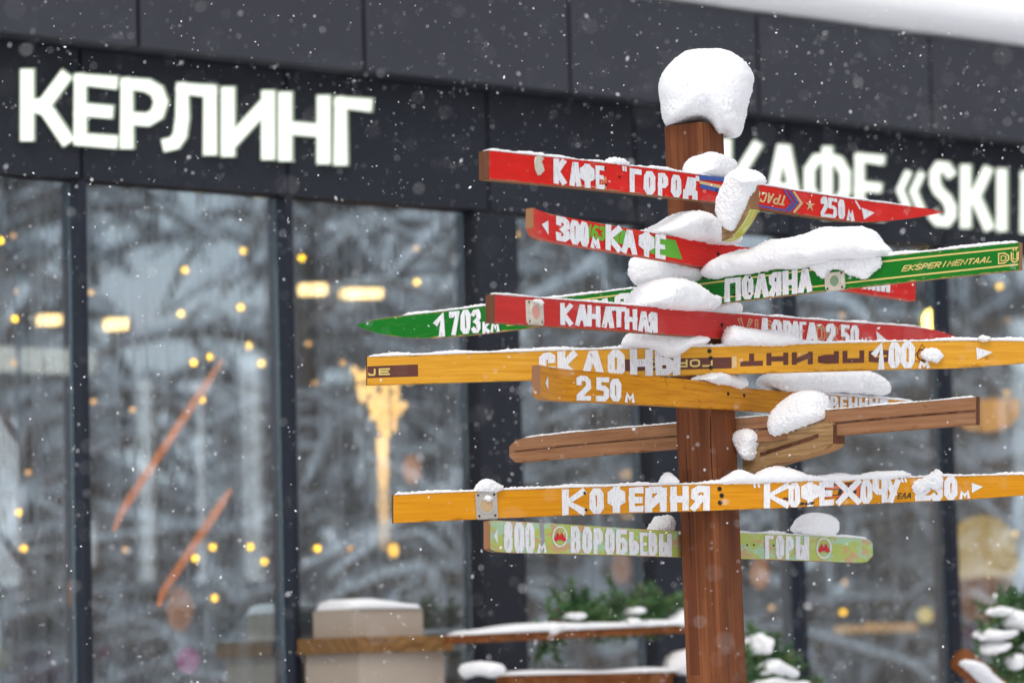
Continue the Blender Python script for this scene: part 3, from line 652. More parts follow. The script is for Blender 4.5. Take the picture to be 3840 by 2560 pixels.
# ------------------------------------------------------------------ snow lying on the signpost
def seg_of(pts):
    n = len(pts); cx = sum(p[0] for p in pts) / n; cy = sum(p[1] for p in pts) / n
    sxx = sum((p[0] - cx) ** 2 for p in pts); syy = sum((p[1] - cy) ** 2 for p in pts); sxy = sum((p[0] - cx) * (p[1] - cy) for p in pts)
    th = .5 * math.atan2(2 * sxy, sxx - syy); d = (cos(th), sin(th))
    us = [(p[0] - cx) * d[0] + (p[1] - cy) * d[1] for p in pts]; vs = [-(p[0] - cx) * d[1] + (p[1] - cy) * d[0] for p in pts]
    L = max(0, ((max(us) - min(us)) - (max(vs) - min(vs))) / 2) * .9
    mu = (max(us) + min(us)) / 2; mv = (max(vs) + min(vs)) / 2
    cx, cy = cx + mu * d[0] - mv * d[1], cy + mu * d[1] + mv * d[0]
    return (cx, cy), d, L
def mound(label, plane, pts, back=.01, T=.05, rough=.0022, name='snow_clump', group='snow clumps on the signpost', fine=.0021, cat='snow', soft=2):
    """a lump of snow: outline on PLANE, rounded out to T metres on both sides"""
    P = [tuple(p) for p in pts]
    for _ in range(2):
        P = [q_ for a, c in zip(P, P[1:] + P[:1]) for q_ in ((.75 * a[0] + .25 * c[0], .75 * a[1] + .25 * c[1]), (.25 * a[0] + .75 * c[0], .25 * a[1] + .75 * c[1]))]
    # resample evenly
    L = [0]
    for a, c in zip(P, P[1:] + P[:1]): L.append(L[-1] + math.hypot(a[0] - c[0], a[1] - c[1]))
    n = max(28, min(220, int(L[-1] / 5.5))); Q = []; j = 0
    for i in range(n):
        t = L[-1] * i / n
        while L[j + 1] < t: j += 1
        a, c = P[j], P[(j + 1) % len(P)]; k = (t - L[j]) / max(1e-6, L[j + 1] - L[j]); Q.append((a[0] + (c[0] - a[0]) * k, a[1] + (c[1] - a[1]) * k))
    (cx, cy), d, ln = seg_of(Q); foot = []
    for p in Q:
        u = (p[0] - cx) * d[0] + (p[1] - cy) * d[1]; u = max(-ln, min(ln, u * .8)); foot.append((cx + u * d[0], cy + u * d[1]))
    K = max(7, min(18, n // 9)); vs = []; fs = []
    def ringpts(s, sign):
        out = []
        for p, f in zip(Q, foot):
            x, y = f[0] + (p[0] - f[0]) * s, f[1] + (p[1] - f[1]) * s
            v = plane.at(x, y) + plane.n * (-back + sign * T * sqrt(max(0, 1 - s ** 3.2)))
            out.append(v)
        return out
    levels = [(sin(pi / 2 * (k / K)), 1) for k in range(1, K)] + [(1, 0)] + [(sin(pi / 2 * (k / K)), -1) for k in range(K - 1, 0, -1)]
    for s, sg in levels: vs += ringpts(s, sg)
    nl = len(levels)
    for r in range(nl - 1):
        for i in range(n):
            i2 = (i + 1) % n; fs.append([r * n + i, r * n + i2, (r + 1) * n + i2, (r + 1) * n + i])
    # close the middle seam strip
    for r in (0, nl - 1):
        c = len(vs); vs.append(sum((vs[r * n + i] for i in range(n)), Vector()) / n)
        for i in range(n):
            i2 = (i + 1) % n; fs.append([c, r * n + i2, r * n + i] if r == 0 else [c, r * n + i, r * n + i2])
    tmp = recalc(mesh_obj('tmp', vs, fs, M['snow']))
    ext = max((tmp.bound_box[6][i] - tmp.bound_box[0][i]) for i in range(3))
    md = tmp.modifiers.new('r', 'REMESH'); md.mode = 'VOXEL'; md.voxel_size = max(.0016, min(.0031, ext / 70))
    sm = tmp.modifiers.new('s', 'SMOOTH'); sm.factor = .5; sm.iterations = soft
    ev = tmp.evaluated_get(bpy.context.evaluated_depsgraph_get()); me = bpy.data.meshes.new_from_object(ev)
    bpy.data.objects.remove(tmp)
    V = [v.co.copy() for v in me.vertices]; N_ = [v.normal.copy() for v in me.vertices]
    o = [v + noise.noise_vector(v * 17) * (rough * 1.5) + n_ * (noise.noise(v * 48) * rough * .9 * (.3 + 1.6 * max(0, noise.noise(v * 11) + .1)) + max(-.2, noise.noise(v * 330)) * fine * (1.15 + 1.6 * max(0, noise.noise(v * 13 + Vector((5, 2, 1))))) + max(-.25, noise.noise(v * 160)) * fine * (1.2 if ext < .13 else .8) * (.45 + 2.2 * max(0, noise.noise(v * 10)))) for v, n_ in zip(V, N_)]
    ct = sum(o, Vector()) / len(o); org = Vector((ct.x, ct.y, min(v.z for v in o)))
    for v, q_ in zip(me.vertices, o): v.co = q_ - org
    me.polygons.foreach_set('use_smooth', [True] * len(me.polygons)); me.update(); me.name = name
    ob = bpy.data.objects.new(name, me); ob.location = org; col.objects.link(ob)
    return tag(ob, label, cat, group)
def Z(x0, y0, s, pts): return [(x0 + x / s, y0 + y / s) for x, y in pts]
R1 = lambda p: Z(1700, 100, 1.96, p); R2 = lambda p: Z(2640, 500, 1.96, p); R4b = lambda p: Z(1840, 740, 2.352, p); R4 = lambda p: Z(2440, 1100, 1.68, p); R5 = lambda p: Z(1400, 1700, 1.68, p); R6 = lambda p: Z(2440, 1700, 1.68, p)
PC = Plane(centre, (0, -1, 0))
mound('tall rounded snow cap on the top end of the brown post', PC, R1([(1498, 480), (1520, 370), (1600, 265), (1720, 190), (1850, 166), (2000, 183), (2110, 243), (2180, 320), (2207, 380), (2185, 440), (2190, 470), (2155, 590), (2140, 670), (2110, 770), (2080, 812), (2045, 815), (2010, 800), (1985, 778), (1960, 798), (1930, 785), (1900, 738), (1860, 705), (1815, 690), (1740, 705), (1660, 715), (1560, 748), (1540, 690), (1530, 640), (1522, 570)]), -.005, .088, .003)
mound('tiny snow heap on the top edge of the КАФЕ "ГОРОД" ski', A.pl, R1([(1168, 1000), (1172, 965), (1215, 955), (1260, 975), (1295, 1000), (1295, 1020), (1230, 1012)]), .012, .014)
mound('snow lump above the blue chevron of the КАФЕ "ГОРОД" ski', A.pl, R1([(1810, 1085), (1855, 1060), (1852, 1000), (1885, 930), (1930, 908), (2000, 930), (2085, 965), (2120, 1005), (2090, 1065), (2050, 1125), (1940, 1105)]), .03, .04)
mound('snow plastered over the ski tip with the yellow green edge', PK, R1([(1968, 1300), (2000, 1220), (2035, 1130), (2070, 1062), (2150, 1038), (2240, 1062), (2286, 1108), (2278, 1150), (2205, 1140), (2195, 1180), (2180, 1240), (2160, 1310), (2115, 1400), (2065, 1505), (2020, 1480), (1985, 1390)]), -.004, .026)
mound('pointed snow heap on the 300м КАФЕ ski in front of the post', B.pl, R4b([(1480, 310), (1560, 240), (1650, 200), (1720, 135), (1800, 110), (1880, 140), (1960, 235), (2050, 290), (2110, 340), (2175, 425), (2050, 425), (1850, 390), (1640, 350)]), .012, .05)
mound('snow mass hanging under the lettering of the 300м КАФЕ ski', Cc.pl, R4b([(1305, 540), (1312, 620), (1298, 670), (1345, 760), (1395, 812), (1480, 800), (1600, 770), (1740, 752), (1825, 748), (1880, 695), (1900, 640), (1800, 590), (1600, 530), (1450, 515)]), -.02, .045)
mound('round snow dome on the КАНАТНАЯ ski beside its lettering', Dd.pl, R4b([(1355, 960), (1385, 880), (1395, 810), (1470, 735), (1580, 703), (1690, 718), (1770, 775), (1805, 850), (1850, 888), (1930, 882), (1962, 925), (1958, 1000), (1700, 1000), (1480, 985)]), .012, .055)
mound('small snow wedge between the ПОЛЯНА ski and the КАНАТНАЯ ski', Dd.pl, R4b([(1945, 985), (2000, 950), (2110, 930), (2255, 912), (2272, 960), (2278, 1035), (2120, 1035), (1960, 1015)]), .035, .03)
mound('broad sloping snowdrift along the green ПОЛЯНА ski', Cc.pl, R2([(5, 1030), (60, 960), (150, 920), (250, 888), (400, 848), (500, 798), (600, 775), (740, 750), (850, 705), (1000, 688), (1150, 688), (1240, 728), (1280, 790), (1340, 840), (1375, 885), (1310, 920), (1200, 930), (1050, 935), (900, 965), (700, 990), (520, 1005), (300, 1045), (20, 1070)]), .0, .055, .0042)
random.seed(3)
mound('crumbling snow clinging to the metal plate of the ПОЛЯНА ski', Cc.pl, R2([(770, 985), (820, 930), (900, 915), (1050, 900), (1200, 895), (1310, 905), (1318, 965), (1260, 1010), (1215, 1050), (1175, 1085), (1130, 1060), (1060, 1055), (1030, 1005), (930, 1010), (890, 1080), (850, 1050), (800, 1015)]), -.004, .011, .0035, fine=.003)
mound('snow drooping over the letters Н and Ы of the СКЛОНЫ ski', Ee.pl, R4b([(1130, 1315), (1150, 1260), (1190, 1195), (1400, 1190), (1700, 1215), (1925, 1250), (1900, 1300), (1745, 1315), (1680, 1375), (1570, 1425), (1505, 1405), (1450, 1345), (1300, 1318)]), -.018, .045)
mound('long flat snow heap on the СКЛОНЫ ski under the ДОРОГА lettering', Ee.pl, R4([(440, 328), (465, 235), (510, 197), (560, 222), (700, 228), (870, 233), (905, 268), (960, 312), (860, 330), (600, 335)]), .01, .035)
mound('ragged snow lump on the 250м ski beside its two screws', Ff.pl, R4([(322, 548), (350, 520), (400, 497), (440, 487), (475, 520), (550, 508), (580, 560), (590, 602), (480, 585), (400, 568)]), .01, .03)
mound('wide snow pile under the right half of the СКЛОНЫ ski', Ff.pl, R4([(752, 580), (758, 530), (800, 495), (900, 480), (1100, 475), (1380, 478), (1440, 530), (1480, 590), (1492, 645), (1300, 630), (1080, 612), (880, 628), (820, 605)]), .012, .045)
mound('egg shaped snow lump on the short cracked wooden ski end', PH, R4([(742, 850), (755, 770), (800, 700), (850, 665), (900, 628), (1000, 608), (1070, 640), (1082, 710), (1092, 785), (980, 838), (860, 880), (770, 908)]), .012, .04)
mound('hanging snow lump where the cracked ski end meets the post', PH, R4([(525, 905), (560, 860), (640, 843), (692, 880), (692, 920), (668, 970), (662, 1040), (622, 1063), (585, 1010), (560, 965)]), -.004, .03)
mound('crumbly snow sliver against the right post edge above the КОФЕЙНЯ ski', PH, R4([(522, 1010), (535, 980), (560, 985), (568, 1030), (560, 1075), (535, 1050)]), -.02, .012)
mound('long wavy snow bank on top of the "КОФЕ ХОЧУ" lettering', Ii.pl, R6([(405, 190), (440, 165), (500, 128), (560, 92), (600, 130), (640, 150), (700, 100), (800, 80), (900, 98), (1000, 148), (1130, 128), (1200, 113), (1320, 150), (1400, 118), (1500, 103), (1600, 108), (1672, 150), (1500, 165), (1280, 172), (1000, 180), (700, 192), (520, 195)]), .012, .022)
mound('small snow cone on the КОФЕЙНЯ ski left of the post', Ii.pl, R5([(1795, 195), (1830, 130), (1862, 112), (1900, 140), (1945, 190), (1870, 200)]), .012, .02)
mound('snow cone on the КОФЕЙНЯ ski over the round metal plate', Ii.pl, R5([(625, 240), (680, 170), (740, 155), (790, 188), (838, 232), (740, 248)]), .01, .022)
mound('snow wedge on the pale green ski against the left post edge', Jj.pl, R5([(1850, 485), (1890, 420), (1932, 370), (1960, 400), (1960, 500), (1900, 495)]), .04, .025)
mound('blocky snow heap on the ГОРЫ end of the pale green ski', Jj.pl, R6([(925, 498), (950, 430), (1000, 375), (1060, 368), (1130, 398), (1155, 430), (1150, 525), (1050, 512)]), .004, .032)
mound('melting snow patch on the figures 230 of the КОФЕЙНЯ ski', Ii.pl, R6([(1645, 215), (1665, 165), (1720, 155), (1770, 115), (1800, 98), (1845, 130), (1840, 200), (1790, 225), (1740, 210), (1700, 250), (1655, 250)]), -.002, .012, .003, fine=.0025)
mound('snowball stuck beside the emblem on the СКЛОНЫ ski', Ee.pl, R4([(1690, 395), (1700, 360), (1760, 342), (1810, 355), (1835, 390), (1815, 415), (1795, 440), (1760, 425), (1720, 415)]), -.002, .012, .003, fine=.0025)
mound('pinch of snow on the top edge of the СКЛОНЫ ski near its arrow', Ee.pl, R4([(2050, 292), (2085, 268), (2130, 272), (2150, 292), (2110, 312)]), -.002, .01)
mound('snow patch melting over the rose disc of the КАНАТНАЯ ski', Dd.pl, R4b([(355, 900), (385, 885), (425, 895), (440, 930), (420, 955), (395, 930), (365, 920)]), -.004, .006, .002)
mound('snow curl on the КОФЕЙНЯ ski inside the round metal plate', Ii.pl, R5([(690, 280), (710, 262), (745, 268), (750, 290), (725, 305), (705, 292)]), -.004, .006, .002)

def strip(ski, x0, x1, h, label, amp=1.):
    """thin layer of snow lying along a ski's upper edge"""
    n = int((x1 - x0) / 5); vs, fs = [], []; seg = 5
    for i in range(n + 1):
        x = x0 + (x1 - x0) * i / n; y = ski.T(x); p = ski.P(x, y)
        e = min(1, i / 4, (n - i) / 4)
        hh = h * (.45 + .9 * max(0, noise.noise(p * 14) + .45) * amp + .5 * random.random() * random.random()) * e + .0004
        for k in range(seg):
            a = pi * k / (seg - 1); c = .5 + .5 * cos(a)
            q_ = p + ski.pl.n * (-ski.t * (1 - c) + .0014 * (c > .9)) + Vector((0, 0, hh * sin(a) ** .5 - .0006))
            vs.append(q_ + noise.noise_vector(q_ * 300) * .0011)
    for i in range(n):
        for k in range(seg - 1): fs.append([i * seg + k, (i + 1) * seg + k, (i + 1) * seg + k + 1, i * seg + k + 1])
    for i in range(n): fs.append([i * seg + seg - 1, (i + 1) * seg + seg - 1, (i + 1) * seg, i * seg])
    fs.append(list(range(seg))); fs.append([n * seg + k for k in range(seg)][::-1])
    ob = mesh_obj('snow_layer', vs, fs, M['snow'], None, None, None, True, vs[0]); recalc(ob)
    tag(ob, label, 'snow', 'thin snow layers on the ski edges')
strip(A, 1838, 3420, .0055, 'thin snow line along the top edge of the КАФЕ "ГОРОД" ski')
strip(B, 2400, 2800, .003, 'short thin snow line on the top edge of the 300м КАФЕ ski')
strip(Cc, 1500, 2440, .0045, 'thin snow line on the far left half of the green ski')
strip(Cc, 3240, 3818, .006, 'thin snow line on the EKSPERIMENTAAL end of the green ski')
strip(Dd, 1858, 3500, .0045, 'thin snow line along the top edge of the КАНАТНАЯ ski')
strip(Ee, 1379, 3990, .0065, 'thin snow line along the top edge of the СКЛОНЫ ski')
strip(Gg, 1960, 3655, .003, 'thin snow line along the bare brown ski behind the post')
strip(Ii, 1478, 4000, .006, 'thin snow line along the top edge of the КОФЕЙНЯ ski')
strip(Jj, 2560, 3265, .005, 'thin snow line on the ГОРЫ half of the pale green ski')
strip(Ff, 2990, 3435, .005, 'thin snow line on the far pale end of the 250м ski')

# ------------------------------------------------------------------ ground
b = NB('trampled_snow'); f = b.noise((.6, .6, .6), detail=6, kind='Object')
b.l(b.mix(f, (.70, .72, .76, 1), (.84, .85, .88, 1)), b.p.inputs['Base Color']); b.p.inputs['Roughness'].default_value = .9; b.bump(f, .5, .1); M['ground'] = b.m
g = MB(); g.add([(-150, -150, 0), (150, -150, 0), (150, 150, 0), (-150, 150, 0)], [(0, 1, 2, 3)])
tag(g.build('snowy_ground', M['ground'], fix=False), None, None, None, 'structure')

# ------------------------------------------------------------------ the building (s along the front, off towards the viewer, z)
fu = Vector((sin(YAW), cos(YAW), 0)); fn = Vector((cos(YAW), -sin(YAW), 0))
SC = 10 / 13
FO = CAM + ray(447, 100) * 13 * SC; FO.z = 0
FP = Plane(FO, fn)
def fpt(s, off, z): return FO + fu * s + fn * off + Vector((0, 0, z))
def fs_(px, py, off=0.):
    p = FP.at(px, py, off) - FO; return p.dot(fu), p.z
CZ = CAM.z
ZW, ZB, ZR = CZ + 1.848 * SC, CZ + 2.326 * SC, CZ + 2.742 * SC             # window head, panel step, roof edge
bld = tag(empty('pavilion', fpt(2, -3, 0)), 'dark clad single storey pavilion with tall glass front behind the signpost', 'building')
def bbox(mb, s0, s1, o0, o1, z0, z1, m=0): mb.box(fpt(s0, o0, z0), fu * (s1 - s0), fn * (o1 - o0), Vector((0, 0, z1 - z0)), m)
b = NB('dark_cladding'); f = b.noise((3, 3, 3), detail=5, kind='Object'); f2 = b.noise((120, 120, 120), detail=2, kind='Object')
c = b.mix(f, (.019, .021, .028, 1), (.030, .033, .044, 1)); c = b.mix(b.ramp(f2, [(.6, 0.), (.75, .5)]), c, (.06, .065, .08, 1))
b.l(c, b.p.inputs['Base Color']); b.p.inputs['Roughness'].default_value = .6; b.p.inputs['Specular IOR Level'].default_value = .15; M['clad'] = b.m
b = NB('upper_cladding'); f = b.noise((3, 3, 3), detail=5, kind='Object')
b.l(b.mix(f, (.025, .027, .037, 1), (.038, .041, .054, 1)), b.p.inputs['Base Color']); b.p.inputs['Roughness'].default_value = .6; M['clad2'] = b.m
M['frame'] = simple('dark_window_frame', (.010, .013, .024, 1), .5, .2)
seams = [SC * (-1.012 + 1.0122 * k) for k in range(-3, 14)]
for a, c in zip(seams, seams[1:]):
    mb = MB(); bbox(mb, a + .006, c - .006, -.05, .10, ZB, ZR); mb.build('fascia_panel', M['clad2'], bld)
mull = [SC * v for v in [-.168 + .9045 * k for k in range(-4, 2)] + [1.7, 2.46, 3.318, 4.225, 5.13, 6.03, 6.94, 7.84, 8.75, 9.65]]
for a, c in zip(mull, mull[1:]):
    mb = MB(); bbox(mb, a + .005, c - .005, -.06, 0, ZW, ZB - .004); mb.build('sign_band_panel', M['clad'], bld)
mb = MB(); bbox(mb, seams[0], seams[-1], -.35, -.07, ZW, ZR); mb.build('wall_core', M['clad'], bld)
# glass: part mirror, part clear, faintly streaked by melt water
b = NB('window_glass'); t = b.t; t.nodes.remove(b.p)
tr = b.n('ShaderNodeBsdfTransparent'); tr.inputs[0].default_value = (.90, .93, .93, 1)
gl = b.n('ShaderNodeBsdfGlossy'); gl.inputs['Color'].default_value = (.78, .92, 1, 1)
st = b.noise((90, 90, .8), detail=3, kind='Object'); b.l(b.ramp(st, [(.45, .0), (.75, .12)]), gl.inputs['Roughness'])
ms = b.n('ShaderNodeMixShader'); ms.inputs[0].default_value = .17
fr = b.n('ShaderNodeLayerWeight'); fr.inputs[0].default_value = .5
ma = b.n('ShaderNodeMath', operation='MULTIPLY_ADD'); b.l(fr.outputs['Facing'], ma.inputs[0]); ma.inputs[1].default_value = .24; ma.inputs[2].default_value = .36; b.l(ma.outputs[0], ms.inputs[0])
b.l(tr.outputs[0], ms.inputs[1]); b.l(gl.outputs[0], ms.inputs[2])
# melt water and dust in downward runs, over a pale veil added for brightness
df = b.n('ShaderNodeBsdfDiffuse'); df.inputs[0].default_value = (.66, .76, .86, 1)
run = b.noise((26, 26, .55), detail=5, rough=.6, kind='Object'); md_ = b.n('ShaderNodeMixShader'); b.l(b.ramp(run, [(.38, .025), (.70, .105)]), md_.inputs[0])
b.l(ms.outputs[0], md_.inputs[1]); b.l(df.outputs[0], md_.inputs[2]); b.l(md_.outputs[0], b.out.inputs[0]); M['glass'] = b.m
for i, mpos in enumerate(mull):
    if i in (6, 7): continue
    mb = MB(); bbox(mb, mpos - .012, mpos + .012, -.06, .004, .1, ZW - .004); mb.build('mullion', M['frame'], bld)
P1 = (fs_(1797, 1500)[0], fs_(1953, 1500)[0]); P2 = (fs_(2453, 2000)[0], fs_(2600, 2000)[0])
for a, c in (P1, P2):
    mb = MB(); bbox(mb, a, c, -.10, .004, .0, ZW - .006); mb.build('pillar', M['clad'], bld)
edges = [(m_, m_) for m_ in mull[:6]] + [P1, P2] + [(m_, m_) for m_ in mull[8:]]
for (a0, a1), (c0, c1) in zip(edges, edges[1:]):
    mb = MB(); bbox(mb, a1 + .013, c0 - .013, -.05, -.044, .14, ZW - .008); mb.build('glass_pane', M['glass'], bld)
mb = MB(); bbox(mb, seams[0], seams[-1], -.09, .02, 0, .098); mb.build('sill', M['frame'], bld)
# interior
M['floor'] = wood('plank_floor', (.22, .13, .07, 1), (.12, .07, .04, 1), along=2, across=30)
M['inwall'] = simple('warm_inner_wall', (.50, .31, .18, 1), .8, sc=1.2)
M['ceil'] = simple('dark_ceiling', (.05, .05, .055, 1), .8)
mb = MB(); bbox(mb, seams[0], seams[-1], -5.5, -.1, -.02, .06); mb.build('inner_floor', M['floor'], bld)
mb = MB(); bbox(mb, seams[0], seams[-1], -5.7, -.36, ZW + .55, ZW + .65); mb.build('inner_ceiling', M['ceil'], bld)
OB = -5.5
def opening(x0, x1, y0, y1):
    a, z1 = fs_(x0, y0, OB); c, z0 = fs_(x1, y1, OB); return a, c, z0, z1
ops = sorted([opening(-60, 88, 1560, 2190), opening(330, 372, 1950, 2120), opening(516, 590, 1420, 2180), opening(735, 780, 1420, 2180), opening(902, 1000, 1330, 2178), opening(2990, 3003, 1500, 2400)])
prev = seams[0]; mb = MB()
for a, c, z0, z1 in ops:
    bbox(mb, prev, a, OB - .03, OB, .06, ZW + .55)
    bbox(mb, a, c, OB - .03, OB, .06, z0); bbox(mb, a, c, OB - .03, OB, z1, ZW + .55); prev = c
bbox(mb, prev, seams[-1], OB - .03, OB, .06, ZW + .55); mb.build('rear_wall', M['inwall'], bld)

# roof snow
def slab(name, s0, s1, o0, o1, z0, z1, label, group=None, n=60):
    vs, fs = [], []; prof = [(o0, z0), (o1, z0 + .01), (o1 + .05, z0 + .06), (o1 + .05, z0 + (z1 - z0) * .5), (o1 + .02, z1 - .06), (o1 - .06, z1), (o0, z1 + .02)]
    for i in range(n + 1):
        s = s0 + (s1 - s0) * i / n
        for k, (o, z) in enumerate(prof):
            w_ = .012 * noise.noise(Vector((s * 2.2, k * .7, z))) ; vs.append(fpt(s, o + (w_ if k > 0 else 0), z + w_ * .6))
    K = len(prof)
    for i in range(n):
        for k in range(K): k2 = (k + 1) % K; fs.append([i * K + k, (i + 1) * K + k, (i + 1) * K + k2, i * K + k2])
    fs += [list(range(K)), [n * K + k for k in range(K)][::-1]]
    ob = mesh_obj(name, vs, fs, M['snow'], None, None, None, True, vs[0]); recalc(ob); return tag(ob, label, 'snow', group)
slab('roof_snow', seams[0], seams[-1], -5.5, .10, ZR + .004, ZR + .2, 'thick snow blanket along the roof edge of the dark pavilion')

# ------------------------------------------------------------------ lit letters
M['lit'] = emit('lit_acrylic', (.95, 1, .91, 1), .84); M['litside'] = emit('lit_letter_side', (.60, .70, .53, 1), .27)
GS = {'«': [[(.36, .2), (0, .5), (.36, .8)], [(1, .2), (.64, .5), (1, .8)]], 'Л': [[(0, .97), (.14, .94), (.27, .8), (.33, .5), (.33, 0), (1, 0), (1, 1)]], 'Р': [[(0, 1), (0, 0), (.6, 0), (.88, .08), (1, .26), (.88, .47), (.6, .58), (0, .58)]], 'К': [[(0, 0), (0, 1)], [(.95, 0), (.45, .46), (.2, .5)], [(.2, .5), (.5, .55), (1, 1)]], 'S': [[(.95, .1), (.7, 0), (.3, 0), (.05, .12), (.05, .32), (.25, .45), (.75, .58), (1, .72), (1, .88), (.72, 1), (.25, 1), (0, .92)]], 'Ф': [[(.5, -.06), (.5, 1.06)], [(.5, .06), (.2, .1), (0, .3), (0, .62), (.2, .84), (.5, .9), (.8, .84), (1, .62), (1, .3), (.8, .1), (.5, .06), 'c']]}
def sign(name, label, items, topf, botf, r):
    pos = fpt(*( [fs_(items[0][1], botf(items[0][1]))[0], .03, fs_(items[0][1], botf(items[0][1]))[1]] ))
    root = tag(empty(name, pos), label, 'sign')
    for ch, x0, x1 in items:
        xm = (x0 + x1) / 2; kr = .66 if ch == '«' else 1
        def build(hw, d0, d1, nm, mat, par):
            mb = MB(); kz = 0
            for stt in GS.get(ch, G[ch]):
                cl = stt[-1] == 'c'; pts = []
                for u, v in (stt[:-1] if cl else stt):
                    x = x0 + r + (x1 - x0 - 2 * r) * u; yt, yb = topf(x) + r, botf(x) - r; pts.append((x, yt + (yb - yt) * v))
                polys = ribbon(pts + (['c'] if cl else []), hw, 0, hw * .9)
                for p in (pts[:-1] if cl else pts[1:-1]): polys.append(disc2(p[0], p[1], hw, hw, 16))
                for pg in polys:
                    kz += 1; z_ = kz * .00012; n = len(pg)
                    vs = [FP.at(p[0], p[1], d0) for p in pg] + [FP.at(p[0], p[1], d0) + fn * (d1 - d0 + z_) for p in pg]
                    mb.add(vs, [[i, (i + 1) % n, n + (i + 1) % n, n + i] for i in range(n)] + [[n + i for i in range(n)], list(range(n))[::-1]])
            return mb.build(nm, mat, par)
        L = build(r * kr, .004, .016, 'letter', M['litside'], root)
        build(r * .84 * kr, .0165, .021, 'letter_face', M['lit'], L)
t1 = lambda x: 253 + .0883 * (x - 73); b1 = lambda x: 533 + .0775 * (x - 73)
sign('illuminated_sign', 'white lit letters reading КЕРЛИНГ on the dark pavilion front', [('К', 72, 270), ('Е', 271, 442), ('Р', 446, 628), ('Л', 603, 812), ('И', 825, 1030), ('Н', 1040, 1238), ('Г', 1248, 1396)], t1, b1, 27)
t2 = lambda x: 536 + .108 * (x - 2890); b2 = lambda x: 872 - .088 * (3760 - x)
sign('illuminated_sign', 'white lit letters reading КАФЕ «SKI partly hidden by the post', [('К', 2700, 2858), ('А', 2863, 3008), ('Ф', 3012, 3186), ('Е', 3200, 3316), ('«', 3352, 3470), ('S', 3480, 3582), ('К', 3598, 3722), ('I', 3724, 3784), ('П', 3822, 3960)], t2, b2, 20)

# ------------------------------------------------------------------ inside: lamps, hanging skis, counter
M['bulb'] = emit('amber_bulb', (1, .50, .015, 1), 9); M['bulb2'] = emit('peach_bulb', (1, .48, .13, 1), 2.6); M['cable'] = simple('black_cable', (.01, .01, .01, 1))
bulbs = [(51, 884, 1), (914, 940, 0), (694, 1012, 0), (1132, 967, 0), (1561, 932, 1), (1564, 1057, 0), (62, 1092, 1), (56, 1195, 0), (342, 1096, 1), (679, 1176, 0), (903, 1152, 0), (2, 902, 0), (933, 1296, 0), (1051, 1303, 1), (789, 1337, 0), (727, 1359, 0), (981, 1362, 0), (1157, 1288, 1), (1286, 1360, 1), (1180, 1435, 1), (757, 1497, 0), (351, 1505, 1), (498, 1535, 1), (53, 1358, 1), (73, 1646, 1), (106, 1770, 1), (72, 1920, 0), (88, 2055, 0), (284, 2055, 1), (469, 2060, 1), (798, 2050, 0), (733, 2092, 0), (939, 2049, 0), (992, 2104, 0), (805, 2241, 0), (1070, 2049, 1), (1191, 2055, 0), (1313, 2055, 1), (1933, 878, 0), (3749, 1073, 0), (3158, 1182, 1), (3774, 1200, 1), (3778, 1473, 0), (3168, 2182, 1), (3162, 2294, 0), (2893, 2277, 1), (3803, 2004, 0), (3803, 2126, 0), (2408, 2270, 1)]
bays = [(-99, 320, 'leftmost window'), (320, 1100, 'second window from the left'), (1100, 1880, 'window with the amber lamp'), (1880, 2700, 'window between the two dark pillars'), (2700, 3570, 'window right of the brown post'), (3570, 4000, 'rightmost window')]
for x0, x1, nm in bays:
    sel = sorted([q_ for q_ in bulbs if x0 <= q_[0] < x1])
    if not sel: continue
    pts = [FP.at(q_[0], q_[1], -1.3 - .5 * (i % 3)) for i, q_ in enumerate(sel)]
    root = tag(empty('string_lights', Vector((pts[0].x, pts[0].y, ZW))), 'hanging string of small warm bulbs behind the ' + nm, 'string lights', 'string lights behind the glass')
    mb = MB(); tops = []
    for p in pts:
        tp = Vector((p.x, p.y, ZW + .55)); mb.tube([p, tp], .0022, 5); tops.append(tp - Vector((0, 0, .012)))
    if len(tops) > 1: mb.tube(tops, .004, 5)
    mb.build('cable', M['cable'], root)
    for p, q_ in zip(pts, sel):
        mb = MB(); mb.sphere(p, .0105 if q_[2] == 0 else .0095, 12, 8); mb.build('bulb', M['bulb'] if q_[2] == 0 else M['bulb2'], root, True)
M['warm'] = emit('warm_tube', (1, .62, .24, 1), 8, .25, 5); M['warm2'] = emit('amber_glow', (1, .50, .14, 1), 1.3, .6, 6); M['cone'] = emit('lamp_core', (1, .50, .06, 1), 4)
def bar(x0, x1, y0, y1, off, label, mat='warm', name='strip_lamp', grp='strip lamps inside the pavilion'):
    a = FP.at(x0, (y0 + y1) / 2, off); c = FP.at(x1, (y0 + y1) / 2, off); h = abs(FP.at(x0, y0, off).z - FP.at(x0, y1, off).z)
    root = tag(empty(name, a), label, 'lamp', grp)
    d = (c - a); mb = MB(); mb.box(a - Vector((0, 0, h / 2)), d, fn * .05, Vector((0, 0, h))); mb.build('lamp_tube', M[mat], root)
    mb = MB(); mb.box(a + Vector((0, 0, h / 2 + .001)) - fn * .005, d, fn * .06, Vector((0, 0, .02)))
    for k in (.15, .85): mb.tube([a + d * k + fn * .025 + Vector((0, 0, h / 2)), Vector((*(a + d * k + fn * .025).xy, ZW + .55))], .004, 5)
    mb.build('lamp_holder', M['cable'], root)
bar(1120, 1200, 1068, 1108, -3.2, 'short bright strip lamp right of the second mullion')
bar(1275, 1408, 1086, 1120, -3.2, 'long bright strip lamp in the window with the amber lamp')
bar(390, 460, 1198, 1238, -3.2, 'cream strip lamp just right of the first mullion')
bar(138, 206, 1184, 1220, -3.2, 'pale yellow strip lamp in the leftmost window')
bar(3130, 3208, 2343, 2372, -2.6, 'low orange strip lamp right of the post, the shorter of two', 'warm2')
bar(3230, 3414, 2334, 2368, -2.6, 'low orange strip lamp right of the post, the longer of two', 'warm2')
